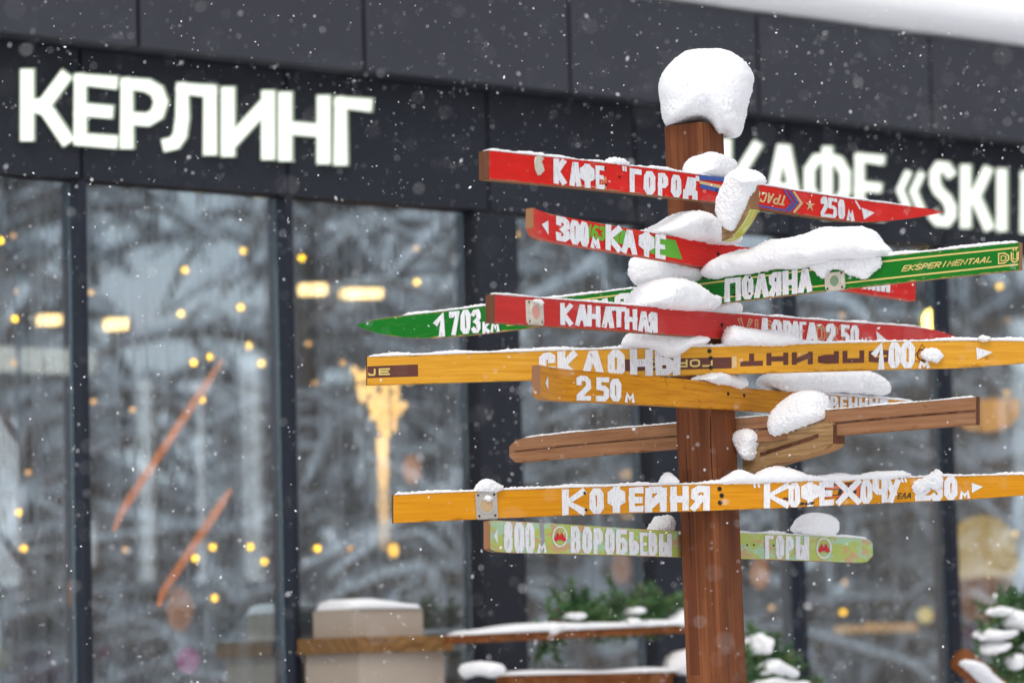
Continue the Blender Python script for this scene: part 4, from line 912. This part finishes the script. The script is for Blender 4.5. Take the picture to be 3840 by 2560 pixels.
bar(2326, 2410, 1764, 1793, -2.6, 'orange strip lamp between the pillars under the bare brown ski', 'warm2')
bar(2330, 2404, 1926, 1942, -2.6, 'orange strip lamp between the pillars just below the КОФЕЙНЯ ski', 'warm2')
# amber torch lamp
off = -1.6; base = FP.at(1440, 1950, off); root = tag(empty('amber_lamp', Vector((base.x, base.y, .06))), 'tall amber glowing lamp with ragged bright shade and lit column', 'lamp')
def lathe(mb, axis, prof, seg=14, m=0, rag=0.):
    b0 = len(mb.v)
    for r, z in prof:
        for k in range(seg):
            a = 2 * pi * k / seg; rr = r * (1 + rag * noise.noise(Vector((k * 1.7, z * 9, 3.1)))); mb.v.append(Vector((axis.x + rr * cos(a), axis.y + rr * sin(a), z))); mb.uv.append((a, z))
    for i in range(len(prof) - 1):
        for k in range(seg): mb.f.append([b0 + i * seg + k, b0 + i * seg + (k + 1) % seg, b0 + (i + 1) * seg + (k + 1) % seg, b0 + (i + 1) * seg + k]); mb.mi.append(m)
    mb.f.append([b0 + k for k in range(seg)][::-1]); mb.mi.append(m); mb.f.append([b0 + (len(prof) - 1) * seg + k for k in range(seg)]); mb.mi.append(m)
zz = lambda y: FP.at(1440, y, off).z
M['flame'] = emit('flame_shade', (1, .54, .14, 1), 5, .85, 11)
rl = random.Random(2); mb = MB()
for k in range(80):
    yy = 1392 + 235 * rl.random() ** 1.25; f_ = 1 - (yy - 1392) / 250; q_ = FP.at(1442 + max(-115, min(120, rl.gauss(0, 62))) * (.22 + .78 * f_), yy, off + rl.uniform(-.08, .08)); mb.sphere(q_, rl.uniform(.008, .021), 9, 6, 0, (1, 1, rl.uniform(.7, 1.8)))
mb.v = [q_ + noise.noise_vector(q_ * 25) * .012 for q_ in mb.v]
mb.build('lamp_shade', M['flame'], root, True)
for ya, yb, st_ in ((1720, 1640, 4.5), (1830, 1721, 3.2), (1960, 1831, 2.), (2060, 1961, .9)):
    mb = MB(); lathe(mb, base, [(.015, zz(ya)), (.020, zz((ya + yb) / 2)), (.018, zz(yb))], 14, 0, .45); mb.build('lamp_column', emit('column_glow', (1, .56, .2, 1), st_, .4, 9), root, True)
mb = MB(); lathe(mb, base, [(.05, .06), (.03, .1), (.03, zz(2062))]); mb.build('lamp_stand', simple('brown_lamp_stand', (.25, .12, .06, 1)), root)
p = FP.at(1476, 2062, -1.3); mb = MB(); mb.sphere(p, .017, 12, 8, 0, (1, 1, 1.4)); root = tag(empty('pendant_lamp', p), 'egg shaped yellow pendant lamp below the amber lamp', 'lamp'); mb.build('bulb', M['cone'], root, True)
mb = MB(); mb.tube([p + Vector((0, 0, .03)), Vector((p.x, p.y, ZW + .55))], .003, 5); mb.build('cable', M['cable'], root)
p = FP.at(3498, 1205, -.7); root = tag(empty('pendant_lamp', p), 'bright yellow pendant lamp beside the right mullion above the red ski tip', 'lamp')
mb = MB(); mb.sphere(p, .036, 12, 8, 0, (1, 1, 1.3)); mb.build('bulb', emit('lamp_core_bright', (1, .66, .14, 1), 16), root, True)
mb = MB(); mb.tube([p + Vector((0, 0, .04)), Vector((p.x, p.y, ZW + .55))], .003, 5); mb.build('cable', M['cable'], root)
p = FP.at(3700, 1560, -1.6); root = tag(empty('pendant_lamp', p), 'wide orange bowl shaped pendant lamp in the rightmost window', 'lamp')
mb = MB(); lathe(mb, p, [(.03, p.z - .06), (.09, p.z - .045), (.13, p.z), (.14, p.z + .06), (.02, p.z + .065)], 18); mb.build('lamp_shade', emit('orange_shade', (1, .42, .06, 1), 1.7, .4, 6), root, True)
mb = MB(); mb.tube([p + Vector((0, 0, .06)), Vector((p.x, p.y, ZW + .55))], .003, 5); mb.build('cable', M['cable'], root)
p = FP.at(3470, 2305, -1.8); root = tag(empty('pendant_lamp', p), 'pale yellow round lamp at the end of the low orange strip lamps', 'lamp')
mb = MB(); mb.sphere(p, .032, 12, 8); mb.build('bulb', emit('pale_yellow_lamp', (1, .72, .25, 1), 1.5), root, True)
mb = MB(); mb.tube([p + Vector((0, 0, .03)), Vector((p.x, p.y, ZW + .55))], .003, 5); mb.build('cable', M['cable'], root)
for x_, y_, r_, st_, lb in ((673, 2285, .05, .55, 'dull orange round lamp low in the second window from the left'), (1545, 1760, .035, .9, 'dim peach lamp just right of the amber lamp column'), (300, 2230, .045, .35, 'faint rust lamp beside the foot of the first mullion'), (2850, 2150, .04, .9, 'dim orange lamp right of the post, below the pale green ski'), (2330, 2130, .04, .5, 'dim red orange lamp between the two dark pillars')):  # added glowing shapes that warm the interior, hung like lamps
    p = FP.at(x_, y_, -2.2); root = tag(empty('pendant_lamp', p), lb, 'lamp'); mb = MB(); lathe(mb, p, [(r_ * .3, p.z - r_ * 1.5), (r_ * .8, p.z - r_ * .9), (r_, p.z), (r_ * .8, p.z + r_), (r_ * .25, p.z + r_ * 1.6)], 14, 0, .25)  # added glow hung like a pendant lamp
    mb.build('lamp_shade', emit('dim_amber_shade', (1, .36, .09, 1), st_, .4, 8), root, True); mb = MB(); mb.tube([p + Vector((0, 0, r_ * 1.6)), Vector((p.x, p.y, ZW + .55))], .003, 5); mb.build('cable', M['cable'], root)  # shade and cable belong to the added glow
p = FP.at(85, 1350, -4); root = tag(empty('ceiling_lamp', p), 'broad white lamp in the leftmost window', 'lamp')
mb = MB(); mb.box(p - fu * .28 - Vector((0, 0, .05)), fu * .55, fn * .12, Vector((0, 0, .09))); mb.build('lamp_panel', emit('white_panel', (1, .97, .86, 1), .8), root)
mb = MB(); mb.tube([p + Vector((0, 0, .05)), Vector((p.x, p.y, ZW + .55))], .006, 5); mb.build('cable', M['cable'], root)
M['orski'] = emit('orange_hanging_ski', (1, .25, .02, 1), 1.9, .85, 2.6); M['brski'] = simple('rust_hanging_ski', (.42, .12, .05, 1), .5)  # orange skis are given a glow, as the dim room leaves them dark
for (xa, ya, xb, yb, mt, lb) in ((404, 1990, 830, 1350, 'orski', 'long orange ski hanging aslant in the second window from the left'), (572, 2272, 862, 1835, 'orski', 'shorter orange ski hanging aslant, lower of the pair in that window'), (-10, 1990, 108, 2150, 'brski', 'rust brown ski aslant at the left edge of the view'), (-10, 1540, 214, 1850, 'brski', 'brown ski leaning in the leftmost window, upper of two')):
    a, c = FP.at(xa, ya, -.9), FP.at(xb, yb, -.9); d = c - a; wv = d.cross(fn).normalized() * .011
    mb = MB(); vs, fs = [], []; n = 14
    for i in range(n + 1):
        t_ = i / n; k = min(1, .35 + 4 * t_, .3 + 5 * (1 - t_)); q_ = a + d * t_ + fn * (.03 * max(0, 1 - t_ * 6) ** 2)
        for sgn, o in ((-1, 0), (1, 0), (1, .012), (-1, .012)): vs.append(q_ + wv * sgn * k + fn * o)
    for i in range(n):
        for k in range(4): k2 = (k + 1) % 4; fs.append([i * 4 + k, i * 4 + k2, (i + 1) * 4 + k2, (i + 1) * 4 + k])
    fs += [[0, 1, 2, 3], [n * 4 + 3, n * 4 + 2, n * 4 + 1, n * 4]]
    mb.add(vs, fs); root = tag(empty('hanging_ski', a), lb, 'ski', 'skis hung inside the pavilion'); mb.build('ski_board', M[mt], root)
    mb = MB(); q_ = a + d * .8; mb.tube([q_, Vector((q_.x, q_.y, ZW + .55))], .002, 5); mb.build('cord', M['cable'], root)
# stepped wooden counter
M['tanwood'] = simple('pale_planter_wood', (.43, .36, .295, 1), .8, 0, .14, 4); M['ochre'] = wood('ochre_board', (.33, .19, .075, 1), (.24, .12, .045, 1), along=3, across=40)
sA, sB = fs_(1330, 2400, .3)[0], fs_(1672, 2400, .3)[0]; zz2 = lambda y: fs_(1400, y, .3)[1]
root = tag(empty('wooden_planter', fpt((sA + sB) / 2, .2, 0)), 'pale stepped wooden planter box before the glass left of the dark pillar', 'planter')
mb = MB(); bbox(mb, sA + .02, sB, .03, .29, 0, zz2(2445)); mb.build('planter_body', M['tanwood'], root)
mb = MB(); bbox(mb, sA, sB + .02, .02, .31, zz2(2444), zz2(2385)); mb.build('planter_board', M['ochre'], root)
mb = MB(); bbox(mb, sA + .05, sB - .02, .03, .22, zz2(2384), zz2(2280)); mb.build('upper_shelf', M['tanwood'], root)
PLS = (fpt(sA + .05, .22, zz2(2280)), fu * (sB - sA - .07))
# added glowing shape for an unidentified yellow one; round ornaments
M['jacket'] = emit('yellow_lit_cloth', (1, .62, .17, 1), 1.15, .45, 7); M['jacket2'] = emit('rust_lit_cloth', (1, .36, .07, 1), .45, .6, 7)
off = -.9; p = FP.at(3690, 2100, off); za = lambda y: FP.at(3700, y, off).z
root = tag(empty('fabric_lantern', p), 'large dim yellow fabric lantern behind the glass of the rightmost window', 'lantern')
mb = MB(); lathe(mb, p, [(.10, za(2165)), (.115, za(2120)), (.12, za(2060)), (.11, za(2010)), (.085, za(1975)), (.055, za(1945)), (.02, za(1932))], 16, 0, .5); mb.build('upper_shade', M['jacket'], root, True)
mb = MB(); lathe(mb, p, [(.05, za(2330)), (.08, za(2290)), (.10, za(2220)), (.105, za(2166))], 16, 0, .6); mb.build('lower_shade', M['jacket2'], root, True)
mb = MB(); mb.tube([Vector((p.x, p.y, za(1935))), Vector((p.x, p.y, ZW + .55))], .004, 5); mb.build('cord', M['cable'], root)
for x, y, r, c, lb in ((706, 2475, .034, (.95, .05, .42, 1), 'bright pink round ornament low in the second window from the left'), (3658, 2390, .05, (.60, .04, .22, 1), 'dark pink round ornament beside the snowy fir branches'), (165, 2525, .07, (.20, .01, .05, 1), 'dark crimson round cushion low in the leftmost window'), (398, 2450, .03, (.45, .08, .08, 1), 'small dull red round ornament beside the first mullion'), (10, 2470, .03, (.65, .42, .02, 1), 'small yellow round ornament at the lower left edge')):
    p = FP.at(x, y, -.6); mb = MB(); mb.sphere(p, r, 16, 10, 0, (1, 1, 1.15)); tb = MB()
    root = tag(empty('round_ornament', p), lb, 'ornament', 'round ornaments behind the glass'); mb.build('ball', emit('pink_ball', c, .35) if c[0] > .9 else simple('ornament_skin', c, .6), root, True)  # the bright pink ball is given a glow of its own
    tb.tube([p - Vector((0, 0, r)), Vector((p.x, p.y, .06))], .006, 6); tb.build('stick', M['cable'], root)
for x0, y0, x1, y1, c, lb in ((480, 1110, 595, 1265, (.55, .05, .04, 1), 'red hanging banner in the second window from the left'),):
    a = FP.at(x0, y0, -1.8); d = FP.at(x1, y0, -1.8) - a; h = a.z - FP.at(x0, y1, -1.8).z
    root = tag(empty('red_banner', a), lb, 'banner'); mb = MB(); n = 8; vs = []
    for i in range(n + 1):
        for z_ in (0, -h * (1 - .35 * (i / n))):
            for o in (0, .006): vs.append(a + d * (i / n) + Vector((0, 0, z_)) + fn * (o + .02 * sin(i * 1.3)))
    fs = []
    for i in range(n):
        q_ = i * 4; fs += [[q_, q_ + 4, q_ + 6, q_ + 2], [q_ + 1, q_ + 3, q_ + 7, q_ + 5], [q_, q_ + 1, q_ + 5, q_ + 4], [q_ + 2, q_ + 6, q_ + 7, q_ + 3]]
    fs += [[0, 2, 3, 1], [n * 4, n * 4 + 1, n * 4 + 3, n * 4 + 2]]
    mb.add(vs, fs); mb.build('cloth', simple('red_cloth', c, .7), root); mb = MB()
    for k in (0, 1): mb.tube([a + d * k, Vector((*(a + d * k).xy, ZW + .55))], .003, 5)
    mb.build('cord', M['cable'], root)

# ------------------------------------------------------------------ in front of the glass: rails, posts, fir branches
def plane_off(o): return Plane(FO + fn * o, fn)
M['railwood'] = wood('orange_brown_rail', (.33, .12, .035, 1), (.20, .065, .02, 1), along=3, across=60, rough=.6)
M['blackmetal'] = simple('black_metal', (.012, .014, .02, 1), .5, .3)
RO = .55; PRl = plane_off(RO)
rail_thing = tag(empty('terrace_fence', Vector((*PRl.at(2100, 2400).xy, 0))), 'low terrace fence of orange brown rails on black posts', 'fence')
def rail(x0, y0, x1, y1, th_px, depth, nm):
    a, c = PRl.at(x0, y0), PRl.at(x1, y1); h = a.z - PRl.at(x0, y0 + th_px).z; mb = MB(); d = c - a
    mb.box(a - Vector((0, 0, h)), d, fn * -depth, Vector((0, 0, h))); mb.build(nm, M['railwood'], rail_thing); return a, d
a1, d1_ = rail(1795, 2378, 2720, 2335, 30, .16, 'rail'); a2, d2_ = rail(1905, 2532, 2720, 2514, 60, .10, 'rail')
for x in (1808, 2550):
    a = PRl.at(x, 2532); mb = MB(); mb.box(Vector((a.x, a.y, 0)) - fu * .028 - fn * .03, fu * .056, fn * .055, Vector((0, 0, a.z))); mb.build('post', M['blackmetal'], rail_thing)
def railsnow(a, d, depth, h, label, z=0):
    n = 60; vs, fs = [], []
    for i in range(n + 1):
        p = a + d * (i / n); hh = h * (.75 + .8 * noise.noise(p * 5)) * min(1, i / 2 + .1, (n - i) / 2 + .1)
        for k in range(6):
            t_ = pi * k / 5; vs.append(p + fn * (-depth * (.5 - .5 * cos(t_)) + .006 * cos(t_)) + Vector((0, 0, .001 + hh * sin(t_) ** .5)))
    for i in range(n):
        for k in range(6): k2 = (k + 1) % 6; fs.append([i * 6 + k, (i + 1) * 6 + k, (i + 1) * 6 + k2, i * 6 + k2])
    fs += [list(range(6)), [n * 6 + k for k in range(6)][::-1]]
    ob = mesh_obj('snow_layer', vs, fs, M['snow'], None, None, None, True, vs[0]); recalc(ob); tag(ob, label, 'snow')
railsnow(a1, d1_, .16, .022, 'snow lying along the upper orange brown terrace rail'); railsnow(a2, d2_, .10, .02, 'snow lying along the lower orange brown terrace rail')
railsnow(PLS[0], PLS[1], .18, .028, 'snow lying on top of the pale stepped wooden planter box')
def R7(p): return Z(1000, 1900, 2.352, p)
mound('round snow cap on the free standing black fence post', plane_off(RO), R7([(1795, 1440), (1815, 1380), (1870, 1358), (1950, 1365), (1998, 1410), (2000, 1470), (1960, 1500), (1900, 1510), (1820, 1500)]), .0, .075, .004, group='snow caps on the terrace fence')
mound('tall snow cap on the fence post half hidden by the signpost', plane_off(RO), R5([(1895, 1320), (1920, 1260), (1960, 1230), (2020, 1240), (2060, 1300), (2060, 1400), (1930, 1400), (1900, 1370)]), .0, .075, .004, group='snow caps on the terrace fence')
# fir greenery
def needles():
    b = NB('fir_needles'); f = b.noise((14, 14, 14), detail=4, kind='Object')
    b.l(b.ramp(f, [(.3, (.035, .095, .035, 1)), (.55, (.085, .20, .06, 1)), (.68, (.20, .26, .09, 1)), (.74, (.75, .78, .78, 1))]), b.p.inputs['Base Color']); b.p.inputs['Roughness'].default_value = .7
    return b.m
M['needles'] = needles(); M['twig'] = simple('fir_twig', (.10, .055, .03, 1), .8)
def fir(label, plane, stems, snow=(), name='fir_branches', rng=11, dens=1., ln=.027, group='fir greenery on the terrace'):
    """fir boughs: twigs along STEMS (photo px), many real needles round each; snow pads lie on them as things of their own"""
    rnd = random.Random(rng); p0 = plane.at(*stems[0][0]); root = tag(empty(name, p0), label, 'fir branches', group); tw, nd = MB(), MB()
    for st in stems:
        pts = [plane.at(x, y) for x, y in st]; sub = []
        for a, c in zip(pts, pts[1:]):
            L = (c - a).length; n = max(3, int(L / .012 * dens))
            for i in range(n):
                q_ = a + (c - a) * ((i + rnd.random()) / n); dirv = ((c - a).normalized() * .8 + Vector((rnd.uniform(-1, 1), rnd.uniform(-1, 1), rnd.uniform(-.6, 1)))).normalized()
                e = q_ + dirv * rnd.uniform(.03, .085); sub.append((q_, e))
        tw.tube(pts, .006, 6)
        for a, c in sub:
            tw.tube([a, c], .0025, 4)
            d = c - a; n = 40
            for i in range(n):
                q_ = a + d * (i / n); v = (d.normalized() * .7 + Vector((rnd.gauss(0, 1), rnd.gauss(0, 1), rnd.gauss(.2, 1))).normalized()).normalized() * ln
                s_ = v.cross(Vector((rnd.random(), rnd.random(), rnd.random()))).normalized() * .0032
                nd.add([q_ - s_, q_ + s_, q_ + v * .6 + s_ * .8, q_ + v], [(0, 1, 2, 3)])
    tw.build('twigs', M['twig'], root); nd.build('needles', M['needles'], root, fix=False)
    for i, (lb, pts) in enumerate(snow): mound(lb, plane, pts, -.02, .055, .006, 'snow_clump', 'snow pads on the fir greenery', .002)
PG = plane_off(RO - .07)
fir('green fir branches laid along the upper terrace rail left of the post', PG, [[(2060, 2330), (2130, 2320), (2230, 2310), (2330, 2330)], [(2330, 2320), (2420, 2280), (2560, 2270)], [(2050, 2350), (2070, 2400), (2040, 2420)], [(2100, 2300), (2200, 2330), (2300, 2290)], [(2440, 2300), (2520, 2260), (2620, 2290)], [(2080, 2290), (2160, 2270), (2240, 2280)], [(2120, 2345), (2300, 2345), (2560, 2330)], [(2260, 2270), (2330, 2250), (2380, 2270)], [(2380, 2330), (2480, 2310), (2600, 2320)]],
    [('small snow pad on the fir branches at the left end of the rail', R5([(990, 1110), (1020, 1075), (1090, 1065), (1130, 1100), (1120, 1150), (1050, 1160), (1000, 1145)])), ('snow pad on the middle of the fir branches on the rail', R5([(1500, 1080), (1530, 1040), (1590, 1035), (1640, 1075), (1720, 1090), (1640, 1105), (1540, 1100)])), ('snow pad on the fir branches beside the brown post', R5([(1790, 1090), (1820, 1030), (1900, 980), (1960, 970), (1960, 1090), (1880, 1105)])), ('tiny snow tuft on top of the fir branches', R5([(1190, 1010), (1215, 985), (1250, 1000), (1255, 1035), (1215, 1040)])), ('snow tuft on the high fir twigs near the post', R5([(1550, 1000), (1580, 970), (1620, 985), (1620, 1015), (1570, 1020)]))], rng=5, dens=1.3)
PG2 = plane_off(1.3)
fir('snow laden fir branches in the lower right corner', PG2, [[(3720, 2330), (3800, 2300), (3900, 2260)], [(3680, 2400), (3760, 2380), (3900, 2380)], [(3700, 2450), (3780, 2450), (3900, 2470)], [(3740, 2360), (3780, 2460), (3800, 2540)], [(3700, 2500), (3800, 2520), (3880, 2560)], [(3740, 2280), (3840, 2250), (3900, 2240)]],
    [('long white snow pad across the lower right fir branches', R6([(2190, 1000), (2250, 985), (2352, 1010), (2450, 1000), (2450, 1090), (2352, 1110), (2280, 1120), (2230, 1090), (2190, 1050)])), ('snow lump on the left tip of the lower right fir', R6([(2055, 1145), (2090, 1115), (2160, 1110), (2230, 1130), (2200, 1160), (2110, 1175), (2065, 1175)])), ('oblong snow lump hanging low on the right fir', R6([(2085, 1250), (2110, 1195), (2150, 1175), (2180, 1190), (2150, 1250), (2110, 1275)])), ('upright snow clump between the right fir and the log', R6([(2195, 1330), (2200, 1270), (2225, 1250), (2260, 1275), (2255, 1340), (2220, 1375)])), ('snow lump at the frame edge on the right fir', R6([(2290, 1250), (2320, 1200), (2400, 1190), (2420, 1260), (2330, 1290)])), ('small snow lump at the top of the right fir', R6([(2135, 1010), (2150, 970), (2185, 965), (2200, 995), (2170, 1020)]))], rng=8, dens=1.1, ln=.028)
PG3 = plane_off(.9)
fir('bushy snow covered fir twigs behind the foot of the post', PG3, [[(2780, 2540), (2830, 2470), (2850, 2400)], [(2800, 2560), (2900, 2500), (2960, 2520)], [(2850, 2580), (2930, 2540), (3020, 2570)], [(2790, 2450), (2830, 2420), (2900, 2440)], [(2800, 2500), (2870, 2540), (2900, 2580)]],
    [('upper snow pad on the fir twigs behind the post', R6([(610, 1230), (620, 1150), (650, 1140), (680, 1190), (670, 1250), (640, 1290)])), ('wide snow pad on the fir twigs behind the post', R6([(640, 1340), (680, 1290), (740, 1300), (800, 1330), (860, 1380), (840, 1420), (740, 1400), (660, 1400)])), ('low snow pad at the bottom edge behind the post', R6([(620, 1440), (700, 1405), (800, 1420), (900, 1440), (920, 1480), (640, 1480)]))], rng=21)
PG4 = plane_off(-.35)
fir('dark fir branches behind the glass around the second mullion', PG4, [[(820, 2370), (930, 2350), (1060, 2340), (1200, 2360)], [(900, 2350), (980, 2320), (1060, 2310)], [(1150, 2330), (1220, 2380), (1250, 2420)], [(820, 2420), (860, 2390)]], [('pale snow shelf under the dark fir behind the glass', [(880, 2400), (960, 2380), (1110, 2385), (1230, 2385), (1290, 2390), (1280, 2410), (1100, 2415), (900, 2420)])], rng=31)
a = plane_off(1.5).at(3600, 2470); c = plane_off(1.5).at(3800, 2640); mb = MB(); n = 10; dd = (c - a); mb.tube([a + dd * (i / n) for i in range(n + 1)], [.035 + .006 * noise.noise(Vector((i * .9, 2, 1))) for i in range(n + 1)], 12)
tag(mb.build('log_beam', M['railwood'], None, True, a), 'orange brown log sloping out of the lower right corner', 'log')
mound('snow ridge on top of the sloping orange brown log', plane_off(1.54), R6([(1945, 1305), (2000, 1290), (2060, 1325), (2110, 1380), (2150, 1430), (2200, 1480), (2130, 1480), (2080, 1440), (2020, 1380), (1960, 1335)]), -.01, .03, .004)

# ------------------------------------------------------------------ trees right of the view: what the glass mirrors
def snowbark(name, bark, thr=.25):
    b = NB(name); gm = b.n('ShaderNodeNewGeometry'); sp = b.n('ShaderNodeSeparateXYZ'); b.l(gm.outputs['Normal'], sp.inputs[0])
    nz = b.noise((5, 5, 5), detail=4, kind='Object'); ad = b.n('ShaderNodeMath', operation='ADD'); b.l(sp.outputs[2], ad.inputs[0]); mu = b.n('ShaderNodeMath', operation='MULTIPLY_ADD'); b.l(nz, mu.inputs[0]); mu.inputs[1].default_value = .9; mu.inputs[2].default_value = -.45; b.l(mu.outputs[0], ad.inputs[1])
    b.l(b.mix(b.ramp(ad.outputs[0], [(thr - .06, 0.), (thr + .06, 1.)]), bark, (.84, .86, .9, 1)), b.p.inputs['Base Color']); b.p.inputs['Roughness'].default_value = .9
    return b.m
M['snowbark'] = snowbark('snow_lying_on_bark', (.13, .082, .048, 1), -.30); M['snowfir'] = snowbark('snow_lying_on_fir', (.05, .055, .05, 1), -.28)
def spruce(x, y, H, R, label, rng):
    rnd = random.Random(rng); root = tag(empty('snowy_spruce', (x, y, 0)), label, 'tree', 'snowy trees right of the pavilion front'); mb = MB(); nl = int(H / .38)
    for k in range(nl):
        z0 = .3 + (H - .4) * k / nl; r = R * (1 - (z0 / H) ** 1.2) + .15
        for j in range(11):
            a = 2 * pi * (j + rnd.random() * .8) / 11; L = r * rnd.uniform(.7, 1.15); pts, rad = [], []
            for i in range(7):
                t_ = i / 6; d = L * t_; zz_ = z0 + .25 * L * t_ - .62 * L * t_ * t_ + .04 * rnd.gauss(0, 1)
                pts.append(Vector((x + cos(a) * d, y + sin(a) * d, zz_))); rad.append(.02 + .17 * sin(pi * min(1, t_ * .85 + .12)) * rnd.uniform(.7, 1.2))
            mb.tube(pts, rad, 7, 0, True, .38)
    v = [q_ + noise.noise_vector(q_ * 6) * .05 for q_ in mb.v]; mb.v = v
    mb.build('crown', M['snowfir'], root, True)
    mb = MB(); mb.tube([(x, y, 0), (x, y, H)], [.13, .02], 8); mb.build('trunk', M['snowbark'], root)
def archtree(x, y, H, label, rng, nb=46):
    rnd = random.Random(rng); root = tag(empty('snowy_tree', (x, y, 0)), label, 'tree', 'snowy trees right of the pavilion front'); mb = MB()
    for j in range(nb):
        a = rnd.uniform(0, 2 * pi); z0 = rnd.uniform(.2, .75) * H; L = rnd.uniform(1.0, 2.4); rise = rnd.uniform(.2, .9)
        pts, rad = [], []; r0 = rnd.uniform(.05, .11)
        for i in range(10):
            t_ = i / 9; pts.append(Vector((x + cos(a + .5 * t_) * L * t_, y + sin(a + .5 * t_) * L * t_, max(.1, z0 + rise * L * (t_ - 1.15 * t_ * t_))))); rad.append(r0 * (1 - .7 * t_))
        mb.tube(pts, rad, 6)
        for q_ in range(7):
            k = rnd.randint(2, 8); p_ = pts[k]; v = Vector((rnd.gauss(0, 1), rnd.gauss(0, 1), rnd.gauss(.1, .5))).normalized(); l2 = rnd.uniform(.3, .8)
            mb.tube([p_, p_ + v * l2 * .5 + Vector((0, 0, .05)), p_ + v * l2 - Vector((0, 0, .1))], [.028, .024, .01], 5)
    mb.v = [q_ + noise.noise_vector(q_ * 4) * .04 for q_ in mb.v]
    mb.build('crown', M['snowbark'], root, True)
    mb = MB(); mb.tube([(x, y, 0), (x + .15, y + .1, H * .4), (x - .1, y, H * .75), (x, y + .1, H)], [.11, .09, .06, .02], 8); mb.build('trunk', M['snowbark'], root)
archtree(8.6, 5.69, 6.0, 'bare snow laden tree mirrored at the far left of the glass', 1)
archtree(9.2, 7.35, 5.6, 'bare snow laden tree mirrored behind the orange skis', 2)
archtree(8.4, 9.16, 5.4, 'bare snow laden tree mirrored around the dark pillar', 3)
archtree(9.6, 11.22, 5.6, 'bare snow laden tree mirrored in the rightmost panes', 4)
spruce(10.6, 5.21, 5.2, 1.7, 'snow covered spruce mirrored in the leftmost panes', 5)
spruce(11.6, 7.11, 5.6, 1.9, 'snow covered spruce mirrored behind the hanging skis', 6)
spruce(10.8, 8.85, 5.0, 1.8, 'snow covered spruce mirrored beside the amber lamp', 7)
spruce(11.8, 10.59, 5.6, 1.9, 'snow covered spruce mirrored right of the post', 8)
spruce(11.4, 12.48, 5.4, 1.9, 'snow covered spruce mirrored at the far right of the glass', 9)
mb = MB(); rnd = random.Random(4)
for i in range(60):
    y = 0 + 26 * i / 59; mb.tube([(15 + rnd.random() * 3, y, -.1), (15 + rnd.random() * 3, y + .3, rnd.uniform(1.6, 3.0))], [rnd.uniform(.3, .6), .05], 7, 0, True)
mb.v = [q_ + noise.noise_vector(q_ * 1.3) * .35 for q_ in mb.v]
ob = mb.build('far_wood', M['snowfir'], None, True); tag(ob, 'dark snowy wood standing behind the trees, seen mirrored in the glass', 'wood', None, 'stuff')

# ------------------------------------------------------------------ falling snow
rnd = random.Random(12); vs, fs = [], []
def flake(p, r):
    b0 = len(vs); ax = Vector((rnd.gauss(0, 1), rnd.gauss(0, 1), rnd.gauss(0, 1))).normalized(); bx = ax.orthogonal().normalized(); cx = ax.cross(bx)
    e1, e2, e3 = r * rnd.uniform(.7, 1.7), r * rnd.uniform(.6, 1.1), r * rnd.uniform(.3, .8)
    for d in (ax * e1, -ax * e1, bx * e2, -bx * e2, cx * e3, -cx * e3): vs.append(p + d)
    fs.extend([[b0 + a, b0 + c, b0 + d] for a, c, d in ((0, 2, 4), (2, 1, 4), (1, 3, 4), (3, 0, 4), (2, 0, 5), (1, 2, 5), (3, 1, 5), (0, 3, 5))])
cnt = 0
while cnt < 85000:
    p = Vector((rnd.uniform(-3.4, 3.6), rnd.uniform(2.6, 15), rnd.uniform(.3, 4.4)))
    if (p - FO).dot(fn) < .25: continue
    if (Vector((p.x, p.y, 0)) - centre).length < .12: continue
    cnt += 1; flake(p, min(.0036, .0011 * math.exp(rnd.gauss(-.04, .5))))
M['flake'] = simple('snow_flake', (.9, .91, .93, 1), .8)
ob = mesh_obj('falling_snow', vs, fs, M['flake']); tag(ob, 'fine snowflakes falling through the air', 'falling snow', None, 'stuff')

for o in bpy.data.objects:
    if 'wo' in o: del o['wo']
